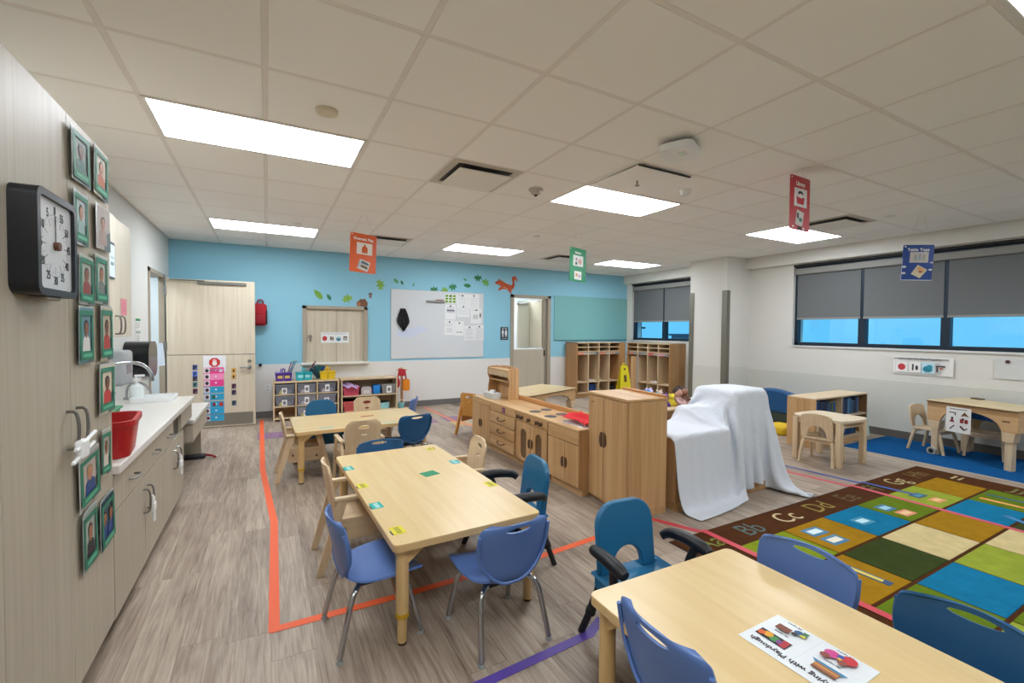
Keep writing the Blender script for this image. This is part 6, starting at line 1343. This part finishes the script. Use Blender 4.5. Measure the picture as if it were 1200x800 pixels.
tape('pink red tape line across the far part of the rug', [[(4.61, 2.62), (4.69, 2.07, .0018), (4.69, 2.05, .0148), (4.69, .6, .0148)]], '#cc4a5a', .05)
tape('blue tape line across the far part of the rug', [[(4.79, 2.73), (4.88, 2.07, .0018), (4.885, 2.05, .0148), (4.92, 1.70, .0148)]], '#2f4f9a', .045)
tape('purple tape line on the floor by the foreground table', [[(.30, 1.56), (.77, 1.567), (1.31, 1.60), (1.42, 1.655)]], '#5a42a0', .045)

# ================================================================== ON THE TABLES
TZ1 = .4704
def sticker(lab, x, y, c, rz, w_=.085, h_=.06, txt='#b9e2dc', nm='name_sticker'):
    t = thing(nm, lab, 'sticker', (x, y, TZ1), rz); part('label', MB().box(-w_/2, w_/2, -h_/2, h_/2, 0, .0008), mat(c, .5), t, False)
    mb = MB()
    for k in range(4): mb.box(-w_*.38+k*w_*.2, -w_*.38+k*w_*.2+w_*.13, -h_*.22, h_*.18, .0008, .0012)
    part('handwriting', mb, mat(txt, .6), t, False)
    part('tape', MB().box(-w_*.45, w_*.1, h_*.5, h_*.62, 0, .0007), mat('#3a3340', .5), t, False); return t
sticker('turquoise name sticker at the far left of the middle table', .475, 3.10, '#1fa79c', 95); sticker('yellow name sticker far along the left edge of the middle table', .495, 2.72, '#d9cf3a', 95, txt='#8d8a2a')
sticker('turquoise name sticker midway along the left edge of the middle table', .505, 2.38, '#1fa79c', 95); sticker('yellow name sticker at the near left corner of the middle table', .53, 2.04, '#dccf28', 95, txt='#8d8a2a')
sticker('turquoise name sticker on the right edge of the middle table', 1.165, 2.92, '#2fa9b5', -85); sticker('yellow name sticker on the right edge of the middle table', 1.19, 2.40, '#dccf28', -85, txt='#8d8a2a'); sticker('pale yellow name sticker at the far right corner of the middle table', 1.12, 3.32, '#d9cc52', -85, txt='#a59a3a')
cc = thing('green_card', 'plain green square card in the centre of the middle table', 'card', (.925, 2.755, TZ1), 14); part('card', MB().box(-.052, .052, -.045, .045, 0, .001), mat('#0f8a5e', .5), cc, False)
for lab, x, y, c in (('dark red sticker on the far side of the farther table', .93, 4.83, '#b0452f'), ('pale turquoise sticker at the near edge of the farther table', 1.07, 4.42, '#a9c8ae'), ('pale aqua sticker at the left near edge of the farther table', .48, 4.42, '#a4c9b8')):
    t = thing('table_sticker', lab, 'sticker', (x, y, .4804), 2); part('label', MB().box(-.065, .065, -.022, .022, 0, .0008), mat(c, .5), t, False)
pmx = thing('placemat', 'white laminated picture placemat reading Playing with Playdough', 'placemat', (1.488, .711, TZ1+.0002))
pmx.rotation_euler = (R(-90), 0, R(90))
part('laminate', MB().box(-.14, .14, -.0012, 0, 0, .208), mat('#e6ebee', .18), pmx, False)
prints('pictures', pmx, .28, .208, [('#c9d0d6', rectp(.06, .43, .45, .435)), ('#c9d0d6', rectp(.55, .43, .94, .435)), ('#c9d0d6', rectp(.495, .06, .5, .78)), ('#c9d0d6', rectp(.06, .06, .94, .065)),
  ('#23262a', rectp(.62, .52, .94, .72)), ('#b3303a', rectp(.63, .53, .70, .71)), ('#3f8a4a', ell(.76, .63, .05, .07)), ('#e0a02e', ell(.84, .60, .05, .07)), ('#d8622a', ell(.90, .64, .035, .06)), ('#7a4a8a', ell(.71, .64, .03, .05)),
  ('#2e7fa8', [(.10, .52), (.42, .52), (.38, .58), (.14, .58)]), ('#a5683e', rectp(.15, .57, .37, .70)), ('#d9a54e', rectp(.15, .61, .37, .63)), ('#7d4a2c', rectp(.15, .68, .37, .72)),
  ('#7d4636', rectp(.74, .22, .88, .36)), ('#2c5a8a', ell(.68, .2, .05, .06)), ('#3a2a2a', ell(.70, .28, .03, .04)), ('#d8cf3a', ell(.63, .24, .03, .03)), ('#3f7a4a', [(.60, .12), (.66, .12), (.64, .2), (.60, .2)]),
  ('#c8408a', ell(.34, .24, .07, .09)), ('#8a4a3a', ell(.37, .35, .045, .06)), ('#c22a34', ell(.20, .20, .07, .1)), ('#8a4a3a', ell(.22, .33, .04, .055)), ('#2a50a0', ell(.27, .22, .03, .05)), ('#d8b03a', ell(.26, .28, .02, .03))])
text(pmx, 'Playing with Playdough', .026, mat('#1f2126', .5), (0, -.0022, .178), bold=.0003)
for u, v in ((-.06, .085), (.08, .085), (-.06, .012), (.08, .012)): text(pmx, 'play together', .008, mat('#55585e', .5), (u, -.0022, v), name='caption')
